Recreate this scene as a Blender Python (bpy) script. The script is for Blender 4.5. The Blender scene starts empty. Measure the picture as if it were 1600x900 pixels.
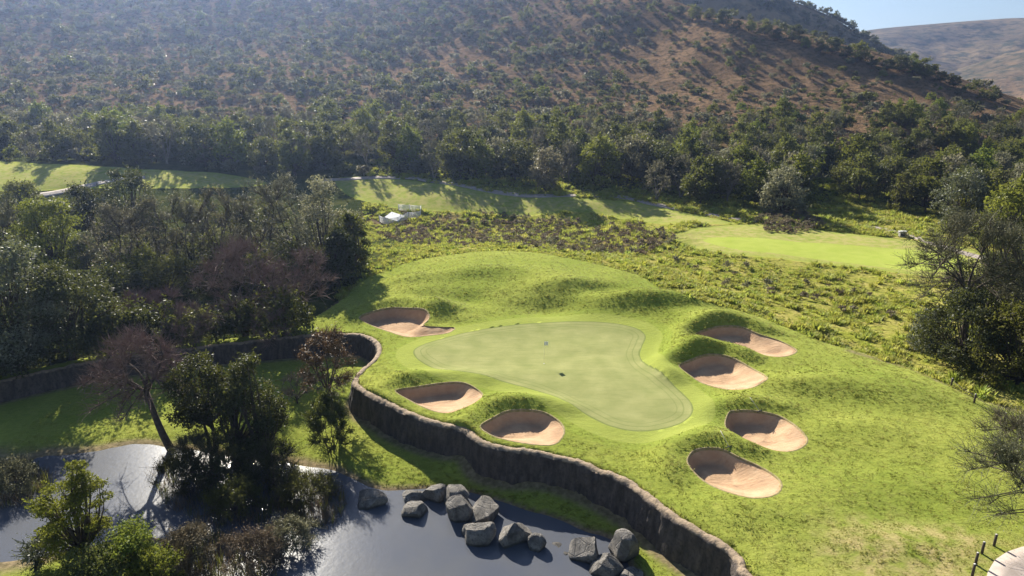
import bpy, math, random
import numpy as np
from mathutils import Vector, Matrix
R = math.radians
sc = bpy.context.scene

# ------------------------------------------------------------------ camera, sky, sun, exposure
CAM_H, PITCH, FOC = 24.5, R(16.0), 1066.67           # drone height (m), tilt, focal length in 1600-px units
cam_d = bpy.data.cameras.new('camera'); cam_d.lens = 24; cam_d.sensor_width = 36
cam_d.clip_start = 0.5; cam_d.clip_end = 9000
cam = bpy.data.objects.new('camera', cam_d); sc.collection.objects.link(cam)
cam.location = (0, 0, CAM_H); cam.rotation_euler = (R(90) - PITCH, 0, 0); sc.camera = cam

SUN_EL, SUN_AZ = R(30.0), R(-24.0)                   # azimuth measured from +Y towards +X
sun_dir = Vector((math.sin(SUN_AZ) * math.cos(SUN_EL), math.cos(SUN_AZ) * math.cos(SUN_EL), math.sin(SUN_EL)))
world = bpy.data.worlds.new('World'); sc.world = world; world.use_nodes = True
wn = world.node_tree; bgn = wn.nodes['Background']
sky = wn.nodes.new('ShaderNodeTexSky'); sky.sky_type = 'NISHITA'; sky.sun_disc = False
sky.sun_elevation = SUN_EL; sky.sun_rotation = SUN_AZ; sky.altitude = 1100; sky.air_density = 1.0; sky.dust_density = 1.0
wn.links.new(sky.outputs[0], bgn.inputs[0]); bgn.inputs[1].default_value = 0.05
sd_ = bpy.data.lights.new('sun', 'SUN'); sd_.energy = 5.0; sd_.angle = R(0.53); sd_.color = (1.0, 0.93, 0.80)
sun = bpy.data.objects.new('sun', sd_); sc.collection.objects.link(sun)
sun.rotation_euler = (-sun_dir).to_track_quat('-Z', 'Y').to_euler()
sc.view_settings.view_transform = 'Standard'; sc.view_settings.look = 'None'
sc.view_settings.exposure = 1.33; sc.view_settings.gamma = 1.0; sc.view_settings.use_curve_mapping = False
sc.render.engine = 'CYCLES'
cy = sc.cycles
cy.use_denoising = True; cy.denoiser = 'OPENIMAGEDENOISE'
cy.max_bounces = 5; cy.diffuse_bounces = 1; cy.glossy_bounces = 2; cy.transmission_bounces = 3
cy.transparent_max_bounces = 6; cy.volume_bounces = 0; cy.caustics_reflective = False; cy.caustics_refractive = False
cy.sample_clamp_indirect = 4.0
sc.render.film_transparent = False

rng = np.random.default_rng(7); random.seed(7)
COL = sc.collection

# ------------------------------------------------------------------ helpers: surveying from the photograph
CP, SP = math.cos(PITCH), math.sin(PITCH)
def ray(u, v):
    a, b = (u - 800) / FOC, (450 - v) / FOC
    return np.array([a, CP + b * SP, -SP + b * CP])
def PZ(u, v, z):
    d = ray(u, v); t = (z - CAM_H) / d[2]; return np.array([d[0] * t, d[1] * t, z])
def PY(u, v, Y):
    d = ray(u, v); t = Y / d[1]; return np.array([d[0] * t, Y, CAM_H + d[2] * t])
def sstep(a, b, x):
    t = np.clip((x - a) / (b - a), 0, 1); return t * t * (3 - 2 * t)
def vnoise(x, y, seed=0):
    x = np.asarray(x, float); y = np.asarray(y, float)
    xi = np.floor(x).astype(np.int64); yi = np.floor(y).astype(np.int64); fx = x - xi; fy = y - yi
    def h(a, b):
        n = (a * 374761393 + b * 668265263 + seed * 974634777) & 0xffffffff
        n = ((n ^ (n >> 13)) * 1274126177) & 0xffffffff
        return ((n ^ (n >> 16)) & 0xffff) / 65535.0
    ux = fx * fx * (3 - 2 * fx); uy = fy * fy * (3 - 2 * fy)
    return (h(xi, yi) * (1 - ux) + h(xi + 1, yi) * ux) * (1 - uy) + (h(xi, yi + 1) * (1 - ux) + h(xi + 1, yi + 1) * ux) * uy
def fbm(x, y, seed=0, oct=4):
    s = 0; a = 0.5; t = 0
    for k in range(oct):
        s = s + a * vnoise(x * 2 ** k, y * 2 ** k, seed + k); t += a; a *= 0.5
    return s / t
class TPS:
    def __init__(s, pts, lam=1e-4):
        p = np.array(pts, float); s.x = p[:, :2] / 100; n = len(p)
        K = s.k(s.x, s.x) + lam * np.eye(n); Q = np.c_[np.ones(n), s.x]
        A = np.block([[K, Q], [Q.T, np.zeros((3, 3))]]); s.w = np.linalg.solve(A, np.r_[p[:, 2], 0, 0, 0])
    def k(s, a, b):
        r2 = ((a[:, None, :] - b[None, :, :]) ** 2).sum(-1); return r2 * np.log(r2 + 1e-12) * 0.5
    def __call__(s, x, y):
        x = np.asarray(x, float); sh = x.shape; q = np.c_[x.ravel(), np.asarray(y, float).ravel()] / 100; out = np.empty(len(q))
        for i in range(0, len(q), 20000):
            c = q[i:i + 20000]; out[i:i + 20000] = s.k(c, s.x) @ s.w[:-3] + np.c_[np.ones(len(c)), c] @ s.w[-3:]
        return out.reshape(sh)
def catmull(P, n=8, closed=False):
    P = np.array(P, float); N = len(P); out = []
    for i in range(N if closed else N - 1):
        if closed: p0, p1, p2, p3 = P[i - 1], P[i], P[(i + 1) % N], P[(i + 2) % N]
        else: p0, p1, p2, p3 = P[max(i - 1, 0)], P[i], P[i + 1], P[min(i + 2, N - 1)]
        for k in range(n):
            t = k / n
            out.append(0.5 * (2 * p1 + (p2 - p0) * t + (2 * p0 - 5 * p1 + 4 * p2 - p3) * t * t + (3 * p1 - p0 - 3 * p2 + p3) * t ** 3))
    if not closed: out.append(P[-1])
    return np.array(out)
def polydist(x, y, L, closed):
    """unsigned distance to a polyline"""
    q = np.c_[np.ravel(x), np.ravel(y)]; A = L; B = np.roll(L, -1, 0)
    if not closed: A, B = L[:-1], L[1:]
    best = np.full(len(q), 1e9)
    for a, b in zip(A, B):
        ab = b - a; t = np.clip(((q - a) @ ab) / (ab @ ab + 1e-12), 0, 1)
        d = q - (a + t[:, None] * ab); best = np.minimum(best, (d * d).sum(1))
    return np.sqrt(best).reshape(np.shape(x))
def inpoly(x, y, L):
    x = np.asarray(x, float); y = np.asarray(y, float); c = np.zeros(x.shape, bool)
    for (x1, y1), (x2, y2) in zip(L, np.roll(L, -1, 0)):
        m = ((y1 > y) != (y2 > y)); c ^= m & (x < (x2 - x1) * (y - y1) / (y2 - y1 + 1e-15) + x1)
    return c
def sdpoly(x, y, L):          # negative inside
    return np.where(inpoly(x, y, L), -1, 1) * polydist(x, y, L, True)

# ------------------------------------------------------------------ the lie of the land
up = [PZ(u, v, z) for u, v, z in [
    (850, 580, 0), (850, 505, .35), (700, 550, .1), (1000, 520, .3), (990, 672, -.25), (1080, 640, -.1), (650, 560, 0),
    (800, 398, 2.6), (700, 404, 2.1), (620, 432, 1.3), (900, 410, 2.5), (1000, 440, 2.0), (800, 450, 1.6), (900, 462, 1.7), (700, 455, 1.3),
    (1100, 478, 1.5), (1200, 512, .9), (1300, 543, .5), (1450, 592, .2), (1600, 645, 0),
    (1150, 560, .5), (1200, 640, 0), (1300, 700, -.2), (1450, 680, -.1), (1250, 800, -.5), (1450, 800, -.4), (1580, 880, -.4), (1300, 890, -.6), (1590, 760, -.2),
    (600, 520, -.2), (560, 500, -.3), (560, 590, -.35), (620, 620, -.3), (800, 690, -.4), (950, 720, -.4), (1050, 790, -.5), (1160, 880, -.6),
    (500, 505, -.5), (400, 500, -.7), (200, 530, -1.1), (0, 585, -1.4), (-150, 620, -1.5), (300, 440, -.6), (100, 440, -.6), (450, 400, -.3), (250, 350, 1.2),
    (600, 385, -.4), (700, 372, -.9), (850, 372, -.9), (1000, 396, -.5), (650, 340, -.4), (800, 345, -.7), (950, 345, -.5), (1100, 400, .2), (1150, 440, -.4), (1300, 460, -.6), (1300, 500, -.4), (1450, 520, -.5), (1580, 590, -.5),
    (1100, 370, .6), (1250, 385, .6), (1400, 405, .4), (1400, 360, .8), (1200, 345, .8), (1550, 480, .3), (1700, 560, .3),
    (560, 300, 2.8), (700, 308, 2.6), (900, 322, 1.6), (1050, 335, 1.2), (100, 272, 7), (300, 280, 5.6), (-100, 265, 7.5), (420, 285, 4.2),
    (30, 330, 1.5), (-150, 400, 0), (-200, 300, 4)]]
hillc = [(u, v, Y) for u, v, Y in [
    (-200, 240, 192), (0, 240, 190), (200, 245, 186), (400, 252, 178), (560, 264, 170), (750, 276, 164), (950, 292, 157), (1150, 312, 148), (1300, 320, 146), (1450, 324, 144), (1600, 330, 142), (1800, 340, 142),
    (0, 150, 266), (300, 150, 260), (600, 160, 250), (900, 170, 250), (1150, 185, 230), (1350, 200, 212), (1550, 222, 200), (1750, 250, 195),
    (0, 0, 430), (300, 0, 428), (600, 0, 415), (850, 0, 398), (1000, 55, 340), (700, 80, 335), (300, 80, 350), (1250, 120, 275), (1450, 160, 245),
    (1060, 2, 385), (1200, 46, 350), (1300, 76, 326), (1400, 100, 306), (1500, 126, 290), (1600, 160, 276), (1750, 215, 268)]]
up += [PY(*c) for c in hillc]
up += [np.array(p) for p in [(260., 330., -2.), (190., 345., 8.), (140., 380., 22.), (125., 440., 40.), (320., 420., -15.), (400., 250., -4.), (250., 500., -12.),
    (300., 100., 0.), (160., 60., 0.), (90., 10., 0.), (-250., 100., 0.), (-400., 260., 12.), (-500., 500., 95.), (-200., 620., 160.), (0., 600., 145.), (-450., 760., 175.), (0., 800., 150.), (100., 600., 90.), (200., 800., 20.), (0., -60., 0.), (-200., 0., -2.)]]
UP = TPS(up)
lo = [PZ(u, v, z) for u, v, z in [
    (0, 625, -3.4), (140, 603, -3.2), (350, 590, -3.1), (520, 590, -3.0), (560, 645, -2.9), (200, 650, -3.3), (350, 660, -3.35), (520, 680, -3.2), (620, 690, -2.95), (700, 720, -2.9), (650, 735, -3.15), (747, 739, -2.9), (813, 757, -2.85), (893, 768, -2.75), (947, 788, -2.85), (1000, 828, -3.0), (1060, 880, -3.1), (1090, 905, -3.1), (850, 785, -3.15),
    (0, 735, -3.55), (60, 712, -3.57), (150, 703, -3.57), (260, 698, -3.57), (340, 706, -3.57), (450, 725, -3.57), (560, 752, -3.57), (600, 765, -3.57), (690, 762, -3.57), (760, 775, -3.57), (850, 802, -3.57), (920, 828, -3.57), (965, 838, -3.5), (1000, 885, -3.5),
    (200, 740, -4.3), (100, 780, -4.4), (300, 760, -4.1), (500, 800, -4.3), (700, 830, -4.6), (850, 850, -4.2), (650, 900, -4.8), (450, 860, -4.0), (880, 890, -4.2), (700, 790, -4.2), (800, 815, -4.1),
    (30, 860, -3.75), (60, 890, -3.45), (150, 885, -3.15), (250, 905, -3.35), (150, 860, -3.45), (-80, 900, -3.45), (330, 900, -3.75), (-100, 760, -4.0), (-100, 680, -3.35)]]
lo += [np.array(p) for p in [(-10., 28., -4.8), (0., 20., -4.), (-80., 30., -3.), (-90., 70., -3.), (20., 28., -3.1), (40., 0., -3.), (-40., 0., -3.)]]
LO = TPS(lo, 1e-5)
WATER_Z = -3.6

wall_px = [(-150, 622), (-60, 604), (0, 592), (70, 577), (140, 563), (250, 547), (400, 530), (500, 521), (548, 519), (575, 523), (590, 533), (593, 546), (583, 561), (566, 576), (556, 589), (559, 600), (580, 613), (615, 631), (660, 650), (700, 661), (730, 669),
           (752, 686), (790, 696), (850, 704), (900, 715), (940, 729), (985, 750), (1006, 766), (1050, 800), (1090, 826), (1120, 842), (1146, 859), (1157, 874), (1163, 888), (1185, 908), (1215, 935), (1260, 990)]
WALL = np.array([PZ(u, v, UP(*PZ(u, v, -.6)[:2]) + .12)[:2] for u, v in wall_px]); WALL = catmull(WALL, 6)
lowpoly = np.vstack([WALL, [[60, -30], [-300, -30], [-300, WALL[0, 1]]]])
def wall_sd(x, y):            # positive on the upper side
    x = np.asarray(x, float); y = np.asarray(y, float); out = np.full(x.shape, 30.0)
    m = (y < 95) & (x < 40); out[m] = np.where(inpoly(x[m], y[m], lowpoly), -1, 1) * polydist(x[m], y[m], WALL, False); return out

bumps = [(690, 480, 1.0, 2.6, 2.2), (650, 455, .5, 4, 2.2), (1110, 496, .7, 3.5, 1.8), (1075, 548, .6, 2.6, 1.8), (1120, 690, .35, 3, 1.6), (1165, 632, .35, 2.6, 1.5),
         (1350, 610, .45, 7, 3), (1420, 700, .3, 6, 3), (1300, 770, .25, 4, 3), (850, 430, .35, 5, 3), (1010, 470, .5, 6, 2.5), (640, 588, .45, 2.5, 1.2), (800, 632, .45, 3.2, 1.4), (1230, 352, .8, 5, 5), (640, 438, .7, 4, 2.2), (760, 424, .7, 5, 2.2), (880, 444, .75, 4.5, 2), (985, 466, .7, 5, 2), (860, 474, -.6, 4, 2), (720, 468, -.5, 3, 2), (940, 450, -.5, 3, 2), (1060, 470, .4, 3.5, 1.8), (1240, 600, .5, 5, 2.2), (1330, 668, .4, 5, 2.2), (1180, 800, .3, 4, 2), (1450, 760, .35, 5, 2.5), (1400, 850, .3, 4, 2)]
BUMP = []
for u, v, a, sx, sy in bumps:
    z = 0.0
    for _ in range(4): p = PZ(u, v, z); z = float(UP(p[0], p[1]))
    BUMP.append((p[0], p[1], a, sx, sy))
def upper(x, y):
    z = UP(x, y)
    for bx, by, a, sx, sy in BUMP: z = z + a * np.exp(-((x - bx) / sx) ** 2 - ((y - by) / sy) ** 2)
    far = sstep(120, 260, y)
    z = z + (fbm(x / 8, y / 8, 3, 3) - .5) * .42 * (1 + 3 * far) + (fbm(x / 45, y / 45, 9, 4) - .5) * 6 * sstep(210, 330, y)
    return z
def base_h(x, y):
    x = np.asarray(x, float); y = np.asarray(y, float)
    s = wall_sd(x, y); near = s < 3
    z = upper(x, y)
    l = np.where(near, LO(x, y) + (fbm(x / 3, y / 3, 5, 3) - .5) * .12, z)
    return l + (z - l) * sstep(-.3, .25, s)
def at(u, v, hf=None):
    """ground point seen at a photo pixel"""
    hf = hf or base_h; d = ray(u, v); t = np.geomspace(18, 900, 900)
    x, y, z = d[0] * t, d[1] * t, CAM_H + d[2] * t
    below = z < hf(x, y); i = int(np.argmax(below))
    if not below[i]: i = len(t) - 1
    a, b = t[max(i - 1, 0)], t[i]
    tt = np.linspace(a, b, 40); k = int(np.argmax(CAM_H + d[2] * tt < hf(d[0] * tt, d[1] * tt))); tt = tt[k]
    return np.array([d[0] * tt, d[1] * tt, CAM_H + d[2] * tt])
def loop(px, n=6): return catmull(np.array([at(u, v)[:2] for u, v in px]), n, True)

bunk_px = {
 'a': [(562, 497), (590, 486), (620, 482), (660, 484), (671, 496), (662, 508), (690, 511), (710, 512), (700, 520), (672, 524), (635, 526), (605, 517), (580, 508)],
 'b': [(618, 612), (650, 606), (690, 600), (722, 599), (745, 608), (754, 618), (745, 630), (720, 641), (700, 646), (672, 640), (645, 628)],
 'c': [(751, 668), (770, 655), (790, 645), (820, 642), (850, 646), (873, 658), (881, 672), (876, 686), (862, 695), (830, 694), (795, 688), (768, 680)],
 'd': [(1087, 525), (1105, 517), (1130, 512), (1160, 514), (1185, 523), (1215, 531), (1238, 542), (1244, 550), (1225, 557), (1190, 556), (1150, 546), (1115, 537), (1092, 533)],
 'e': [(1061, 575), (1080, 565), (1105, 557), (1130, 558), (1155, 566), (1180, 578), (1198, 589), (1192, 597), (1170, 607), (1140, 609), (1108, 602), (1085, 592)],
 'f': [(1134, 668), (1138, 648), (1150, 643), (1185, 644), (1218, 651), (1240, 663), (1260, 684), (1255, 697), (1235, 705), (1205, 705), (1170, 695), (1150, 684)],
 'g': [(1075, 726), (1080, 710), (1095, 703), (1125, 703), (1150, 714), (1185, 728), (1210, 743), (1220, 755), (1217, 768), (1200, 776), (1170, 777), (1130, 766), (1095, 748)]}
bunk_depth = {'a': 1.0, 'b': .74, 'c': .74, 'd': .72, 'e': .75, 'f': .8, 'g': .85}
SUNXY = np.array([math.sin(SUN_AZ), math.cos(SUN_AZ)])
BUNK = {}
for k, px in bunk_px.items():
    L = loop(px); c = (L.max(0) + L.min(0)) / 2
    if k == 'a': c = at(632, 505)[:2]
    back = SUNXY if k != 'a' else np.array([.1, 1.0])
    pr = (L - c) @ back; BUNK[k] = dict(A=dict(a=.5, b=.35, c=.4, d=.75, e=.75, f=.3, g=.4)[k], L=L, c=c, D=bunk_depth[k], lo=pr.min(), hi=pr.max(), back=back)
def bunker_h(k, x, y, s=None):
    """height change caused by bunker k"""
    b = BUNK[k]; s = sdpoly(x, y, b['L']) if s is None else s
    t = np.clip((((x - b['c'][0]) * b['back'][0] + (y - b['c'][1]) * b['back'][1]) - b['lo']) / (b['hi'] - b['lo']), 0, 1)
    w = 3.2 + (.55 - 3.2) * sstep(.25, .8, t)
    d = np.where(s < 0, -b['D'] * sstep(0, 1, np.clip(-s / w, 0, 1) ** .8), 0)
    A_ = b['A'] * sstep(.42, .85, t); m = A_ * np.exp(-((np.maximum(s, 0) - 1.5) / 1.3) ** 2)
    return d + m
green_px = [(646, 548), (655, 541), (680, 532), (730, 519), (790, 509), (850, 504), (910, 502), (960, 505), (995, 513), (1009, 525), (1004, 540), (1000, 556), (1010, 572), (1035, 590), (1062, 610), (1080, 630), (1082, 648), (1065, 662), (1030, 672), (990, 674), (950, 665), (915, 648), (880, 630), (840, 612), (790, 598), (740, 589), (690, 580), (660, 567), (648, 557)]
GREEN = loop(green_px, 5)
tee_px = [(1100, 377), (1120, 371), (1200, 373), (1300, 381), (1400, 389), (1500, 398), (1500, 424), (1400, 420), (1300, 408), (1220, 397), (1150, 390)]
TEE = loop(tee_px, 5)
def H(x, y):
    x = np.asarray(x, float); y = np.asarray(y, float); z = base_h(x, y)
    for k, b in BUNK.items():
        near = (np.abs(x - b['c'][0]) < 16) & (np.abs(y - b['c'][1]) < 16)
        if near.any():
            dz = np.zeros(x.shape); dz[near] = bunker_h(k, x[near], y[near]); z = z + dz
    return z
def gh(x, y): return float(H(np.array([x]), np.array([y]))[0])

# ------------------------------------------------------------------ mesh + material helpers
def mesh_np(name, V, Q=None, T=None, smooth=True):
    me = bpy.data.meshes.new(name); V = np.asarray(V, np.float32)
    Q = np.zeros((0, 4), np.int32) if Q is None or len(Q) == 0 else np.asarray(Q, np.int32)
    T = np.zeros((0, 3), np.int32) if T is None or len(T) == 0 else np.asarray(T, np.int32)
    me.vertices.add(len(V)); me.vertices.foreach_set('co', V.ravel())
    me.loops.add(Q.size + T.size); me.loops.foreach_set('vertex_index', np.r_[Q.ravel(), T.ravel()].astype(np.int32))
    n = len(Q) + len(T); me.polygons.add(n)
    st = np.r_[np.arange(len(Q)) * 4, Q.size + np.arange(len(T)) * 3].astype(np.int32)
    me.polygons.foreach_set('loop_start', st)
    me.polygons.foreach_set('use_smooth', np.full(n, smooth, bool)); me.update(calc_edges=True); me.validate(); return me
def add(name, me, mat=None, parent=None, label=None, cat=None, group=None, kind=None, loc=None, link=True):
    if mat and not me.materials: me.materials.append(mat)
    o = bpy.data.objects.new(name, me)
    if link: COL.objects.link(o)
    if parent: o.parent = parent
    if loc is not None: o.location = loc
    if label: o['label'] = label
    if cat: o['category'] = cat
    if group: o['group'] = group
    if kind: o['kind'] = kind
    return o
def thing(name, label, cat, loc, rz=0, group=None, s=1.0):
    o = bpy.data.objects.new(name, None); COL.objects.link(o); o.location = loc; o.rotation_euler = (0, 0, rz); o.scale = (s, s, s)
    o.empty_display_size = .3; o['label'] = label; o['category'] = cat
    if group: o['group'] = group
    return o
class MB:
    def __init__(s): s.V = []; s.Q = []; s.T = []; s.n = 0
    def put(s, V, Q=None, T=None):
        V = np.asarray(V, float).reshape(-1, 3)
        if Q is not None and len(Q): s.Q.append(np.asarray(Q) + s.n)
        if T is not None and len(T): s.T.append(np.asarray(T) + s.n)
        s.V.append(V); s.n += len(V)
    def tube(s, P, rad, sides=5, cap=True):
        P = np.asarray(P, float); n = len(P); rad = np.broadcast_to(rad, (n,)); t = np.gradient(P, axis=0); t /= np.linalg.norm(t, axis=1)[:, None] + 1e-9
        a = np.cross(t, [0.31, 0.17, 0.94]); bad = np.linalg.norm(a, axis=1) < .15; a[bad] = np.cross(t[bad], [1, 0, 0]); a /= np.linalg.norm(a, axis=1)[:, None]; b = np.cross(t, a)
        th = np.arange(sides) * 2 * math.pi / sides
        V = P[:, None, :] + rad[:, None, None] * (np.cos(th)[None, :, None] * a[:, None, :] + np.sin(th)[None, :, None] * b[:, None, :])
        i = np.arange(n - 1)[:, None] * sides; j = np.arange(sides)[None, :]; j2 = (j + 1) % sides
        Q = np.stack([i + j, i + j2, i + sides + j2, i + sides + j], -1).reshape(-1, 4)
        T = [[n * sides - sides + k, n * sides - sides + k + 1, n * sides - sides] for k in range(1, sides - 1)] + [[k + 1, k, 0] for k in range(1, sides - 1)] if cap else None
        s.put(V, Q, T)
    def box(s, c, size, rot=None):
        v = np.array([[x, y, z] for x in (-.5, .5) for y in (-.5, .5) for z in (-.5, .5)]) * size
        if rot is not None: v = v @ np.array(rot).T
        s.put(v + np.array(c), [[0, 1, 3, 2], [4, 6, 7, 5], [0, 4, 5, 1], [2, 3, 7, 6], [0, 2, 6, 4], [1, 5, 7, 3]])
    def leaves(s, C, size, up=None, asp=.5, seed=0):
        C = np.asarray(C, float); n = len(C)
        if n == 0: return
        g = np.random.default_rng(seed); d = g.normal(size=(n, 3)); d /= np.linalg.norm(d, axis=1)[:, None]
        e = np.cross(d, g.normal(size=(n, 3))); e /= np.linalg.norm(e, axis=1)[:, None] + 1e-9
        sz = size * g.uniform(.6, 1.3, n)[:, None]
        V = np.stack([C - d * sz, C + e * sz * asp, C + d * sz, C - e * sz * asp], 1).reshape(-1, 3)
        s.put(V, np.arange(4 * n).reshape(-1, 4))
    def mesh(s, name, smooth=True):
        return mesh_np(name, np.vstack(s.V), np.vstack(s.Q) if s.Q else None, np.vstack(s.T) if s.T else None, smooth)

def mat(name):
    m = bpy.data.materials.new(name); m.use_nodes = True; nt = m.node_tree; p = nt.nodes['Principled BSDF']
    return m, nt, p
class N:
    """tiny node-building helper"""
    def __init__(s, nt): s.nt = nt
    def new(s, t, **kw):
        n = s.nt.nodes.new(t)
        for k, v in kw.items(): setattr(n, k, v)
        return n
    def link(s, a, b): s.nt.links.new(a, b)
    def noise(s, scale, detail=3, rough=.55, vec=None, dist=0):
        n = s.new('ShaderNodeTexNoise'); n.inputs['Scale'].default_value = scale; n.inputs['Detail'].default_value = detail; n.inputs['Roughness'].default_value = rough; n.inputs['Distortion'].default_value = dist
        s.link(vec if vec is not None else s.pos(), n.inputs['Vector']); return n.outputs['Fac']
    def pos(s):
        if not hasattr(s, '_p'): s._p = s.new('ShaderNodeNewGeometry').outputs['Position']
        return s._p
    def scaled(s, v):
        n = s.new('ShaderNodeVectorMath', operation='MULTIPLY'); s.link(s.pos(), n.inputs[0]); n.inputs[1].default_value = v; return n.outputs[0]
    def ramp(s, fac, stops):
        n = s.new('ShaderNodeValToRGB'); e = n.color_ramp.elements
        while len(e) < len(stops): e.new(.5)
        for k, (p, c) in enumerate(stops): e[k].position = p; e[k].color = (*c, 1) if len(c) == 3 else c
        s.link(fac, n.inputs[0]); return n.outputs[0]
    def rng(s, v, a, b, c=0, d=1):
        n = s.new('ShaderNodeMapRange'); n.clamp = True
        for k, x in zip((1, 2, 3, 4), (a, b, c, d)): n.inputs[k].default_value = x
        s.link(v, n.inputs[0]); return n.outputs[0]
    def math(s, op, a, b=None):
        n = s.new('ShaderNodeMath', operation=op)
        for k, x in enumerate((a, b)):
            if x is None: continue
            if isinstance(x, (int, float)): n.inputs[k].default_value = x
            else: s.link(x, n.inputs[k])
        return n.outputs[0]
    def mix(s, f, a, b, blend='MIX'):
        n = s.new('ShaderNodeMix', data_type='RGBA', blend_type=blend)
        for k, x in ((0, f), (6, a), (7, b)):
            if isinstance(x, (int, float)): n.inputs[k].default_value = x
            elif isinstance(x, tuple): n.inputs[k].default_value = (*x, 1)
            else: s.link(x, n.inputs[k])
        return n.outputs[2]
    def attr(s, name):
        n = s.new('ShaderNodeAttribute'); n.attribute_name = name; return n.outputs['Fac']
    def bump(s, h, strength, dist, bsdf, prev=None):
        n = s.new('ShaderNodeBump'); n.inputs['Strength'].default_value = strength; n.inputs['Distance'].default_value = dist; s.link(h, n.inputs['Height'])
        if prev is not None: s.link(prev, n.inputs['Normal'])
        if bsdf is not None: s.link(n.outputs[0], bsdf.inputs['Normal'])
        return n.outputs[0]

def grass_sheen(p, w=.25):
    p.inputs['Roughness'].default_value = 1; p.inputs['Specular IOR Level'].default_value = 0
    p.inputs['Sheen Weight'].default_value = w; p.inputs['Sheen Roughness'].default_value = .5; p.inputs['Sheen Tint'].default_value = (.75, .9, .25, 1)

# ground: lawn / rough / woodland floor / dry hillside / bare earth
GM, nt, p = mat('ground'); g = N(nt); grass_sheen(p); g.link(g.math('MULTIPLY', g.rng(g.attr('lawn'), -.2, .2), .2), p.inputs['Sheen Weight'])
n_big, n_mid, n_fine = g.noise(.10, 5, .6), g.noise(.9, 4), g.noise(9, 4, .7)
n_str = g.noise(1.0, 4, .65, g.scaled((1.8, 3.4, 1.8)))
lawn = g.mix(g.rng(n_big, .35, .65), (.20, .24, .038), (.31, .325, .065))
lawn = g.mix(g.math('MULTIPLY', g.rng(n_str, .42, .70), .55), lawn, (.105, .135, .025))
lawn = g.mix(g.math('MULTIPLY', g.rng(n_mid, .56, .78), .45), lawn, (.30, .29, .085))
lawn = g.mix(g.math('MULTIPLY', g.rng(n_fine, .35, .75), .25), lawn, (.10, .14, .02))
ap = g.attr('apron')                                             # metres outside the putting green
ring = g.math('MULTIPLY', g.rng(ap, 1.75, 1.65), g.rng(ap, -.2, 0.0))
lawn = g.mix(g.math('MULTIPLY', ring, .6), lawn, (.28, .31, .075))
ring2 = g.math('MULTIPLY', g.rng(ap, 2.7, 2.6), g.rng(ap, 1.65, 1.75))
lawn = g.mix(g.math('MULTIPLY', ring2, .4), lawn, (.21, .265, .045))
lawn = g.mix(g.math('MULTIPLY', g.attr('straw'), g.rng(n_mid, .35, .6)), lawn, (.36, .29, .13))
rough = g.mix(g.rng(g.noise(.35, 4), .38, .66), (.24, .26, .04), (.37, .32, .10))
rough = g.mix(g.rng(g.noise(1.6, 4), .52, .7), rough, (.13, .14, .035))
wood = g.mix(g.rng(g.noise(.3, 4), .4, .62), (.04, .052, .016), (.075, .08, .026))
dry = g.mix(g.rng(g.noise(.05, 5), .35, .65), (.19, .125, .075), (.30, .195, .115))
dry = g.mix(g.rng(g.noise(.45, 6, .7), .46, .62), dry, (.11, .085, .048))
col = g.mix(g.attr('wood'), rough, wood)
col = g.mix(g.attr('dry'), col, dry)
col = g.mix(g.rng(g.attr('lawn'), -.12, .12), col, lawn)
earth = g.mix(g.rng(g.noise(2.5, 5), .35, .65), (.10, .072, .05), (.26, .19, .125))
col = g.mix(g.attr('earth'), col, earth)
g.link(col, p.inputs['Base Color'])
hsum = g.math('ADD', g.math('MULTIPLY', n_str, .9), g.math('MULTIPLY', n_fine, .45))
b1 = g.bump(hsum, .6, .10, None)
b1 = g.bump(g.math('MULTIPLY', g.noise(.45, 6, .7), g.attr('dry')), 1.0, 1.6, None, b1)
b2 = g.bump(g.math('MULTIPLY', g.noise(1.4, 4, .65), g.math('SUBTRACT', 1.0, g.rng(g.attr('lawn'), -.3, .3))), .9, .35, p, b1)

# ------------------------------------------------------------------ ground sheet
def axis(segs):
    out = [segs[0][0]]
    for a, b, st in segs:
        n = max(1, round((b - a) / st)); out += list(np.linspace(a, b, n + 1)[1:])
    return out
def grow(a, b, st, f):
    out = [a]; s = st
    while abs(out[-1] - b) > s: out.append(out[-1] + math.copysign(s, b - a)); s *= f
    out[-1] = b; return out[1:]
gx = axis([(-90, -34, .8), (-34, 42, .3), (42, 90, .8)]); gx = grow(-90, -3000, .9, 1.055)[::-1] + gx + grow(90, 3000, .9, 1.055)
gy = axis([(20, 34, .5), (34, 80, .3), (80, 130, .6)]); gy = grow(20, -600, .8, 1.15)[::-1] + gy + grow(130, 3500, .7, 1.012)
gx, gy = np.array(gx), np.array(gy); NX, NY = len(gx), len(gy)
X, Y = np.meshgrid(gx, gy); X = X.copy(); Y = Y.copy()
cell = np.minimum(np.gradient(gx)[None, :] + 0 * Y, np.gradient(gy)[:, None] + 0 * X)
snapped = np.zeros(X.shape, bool); feats = {}
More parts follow.
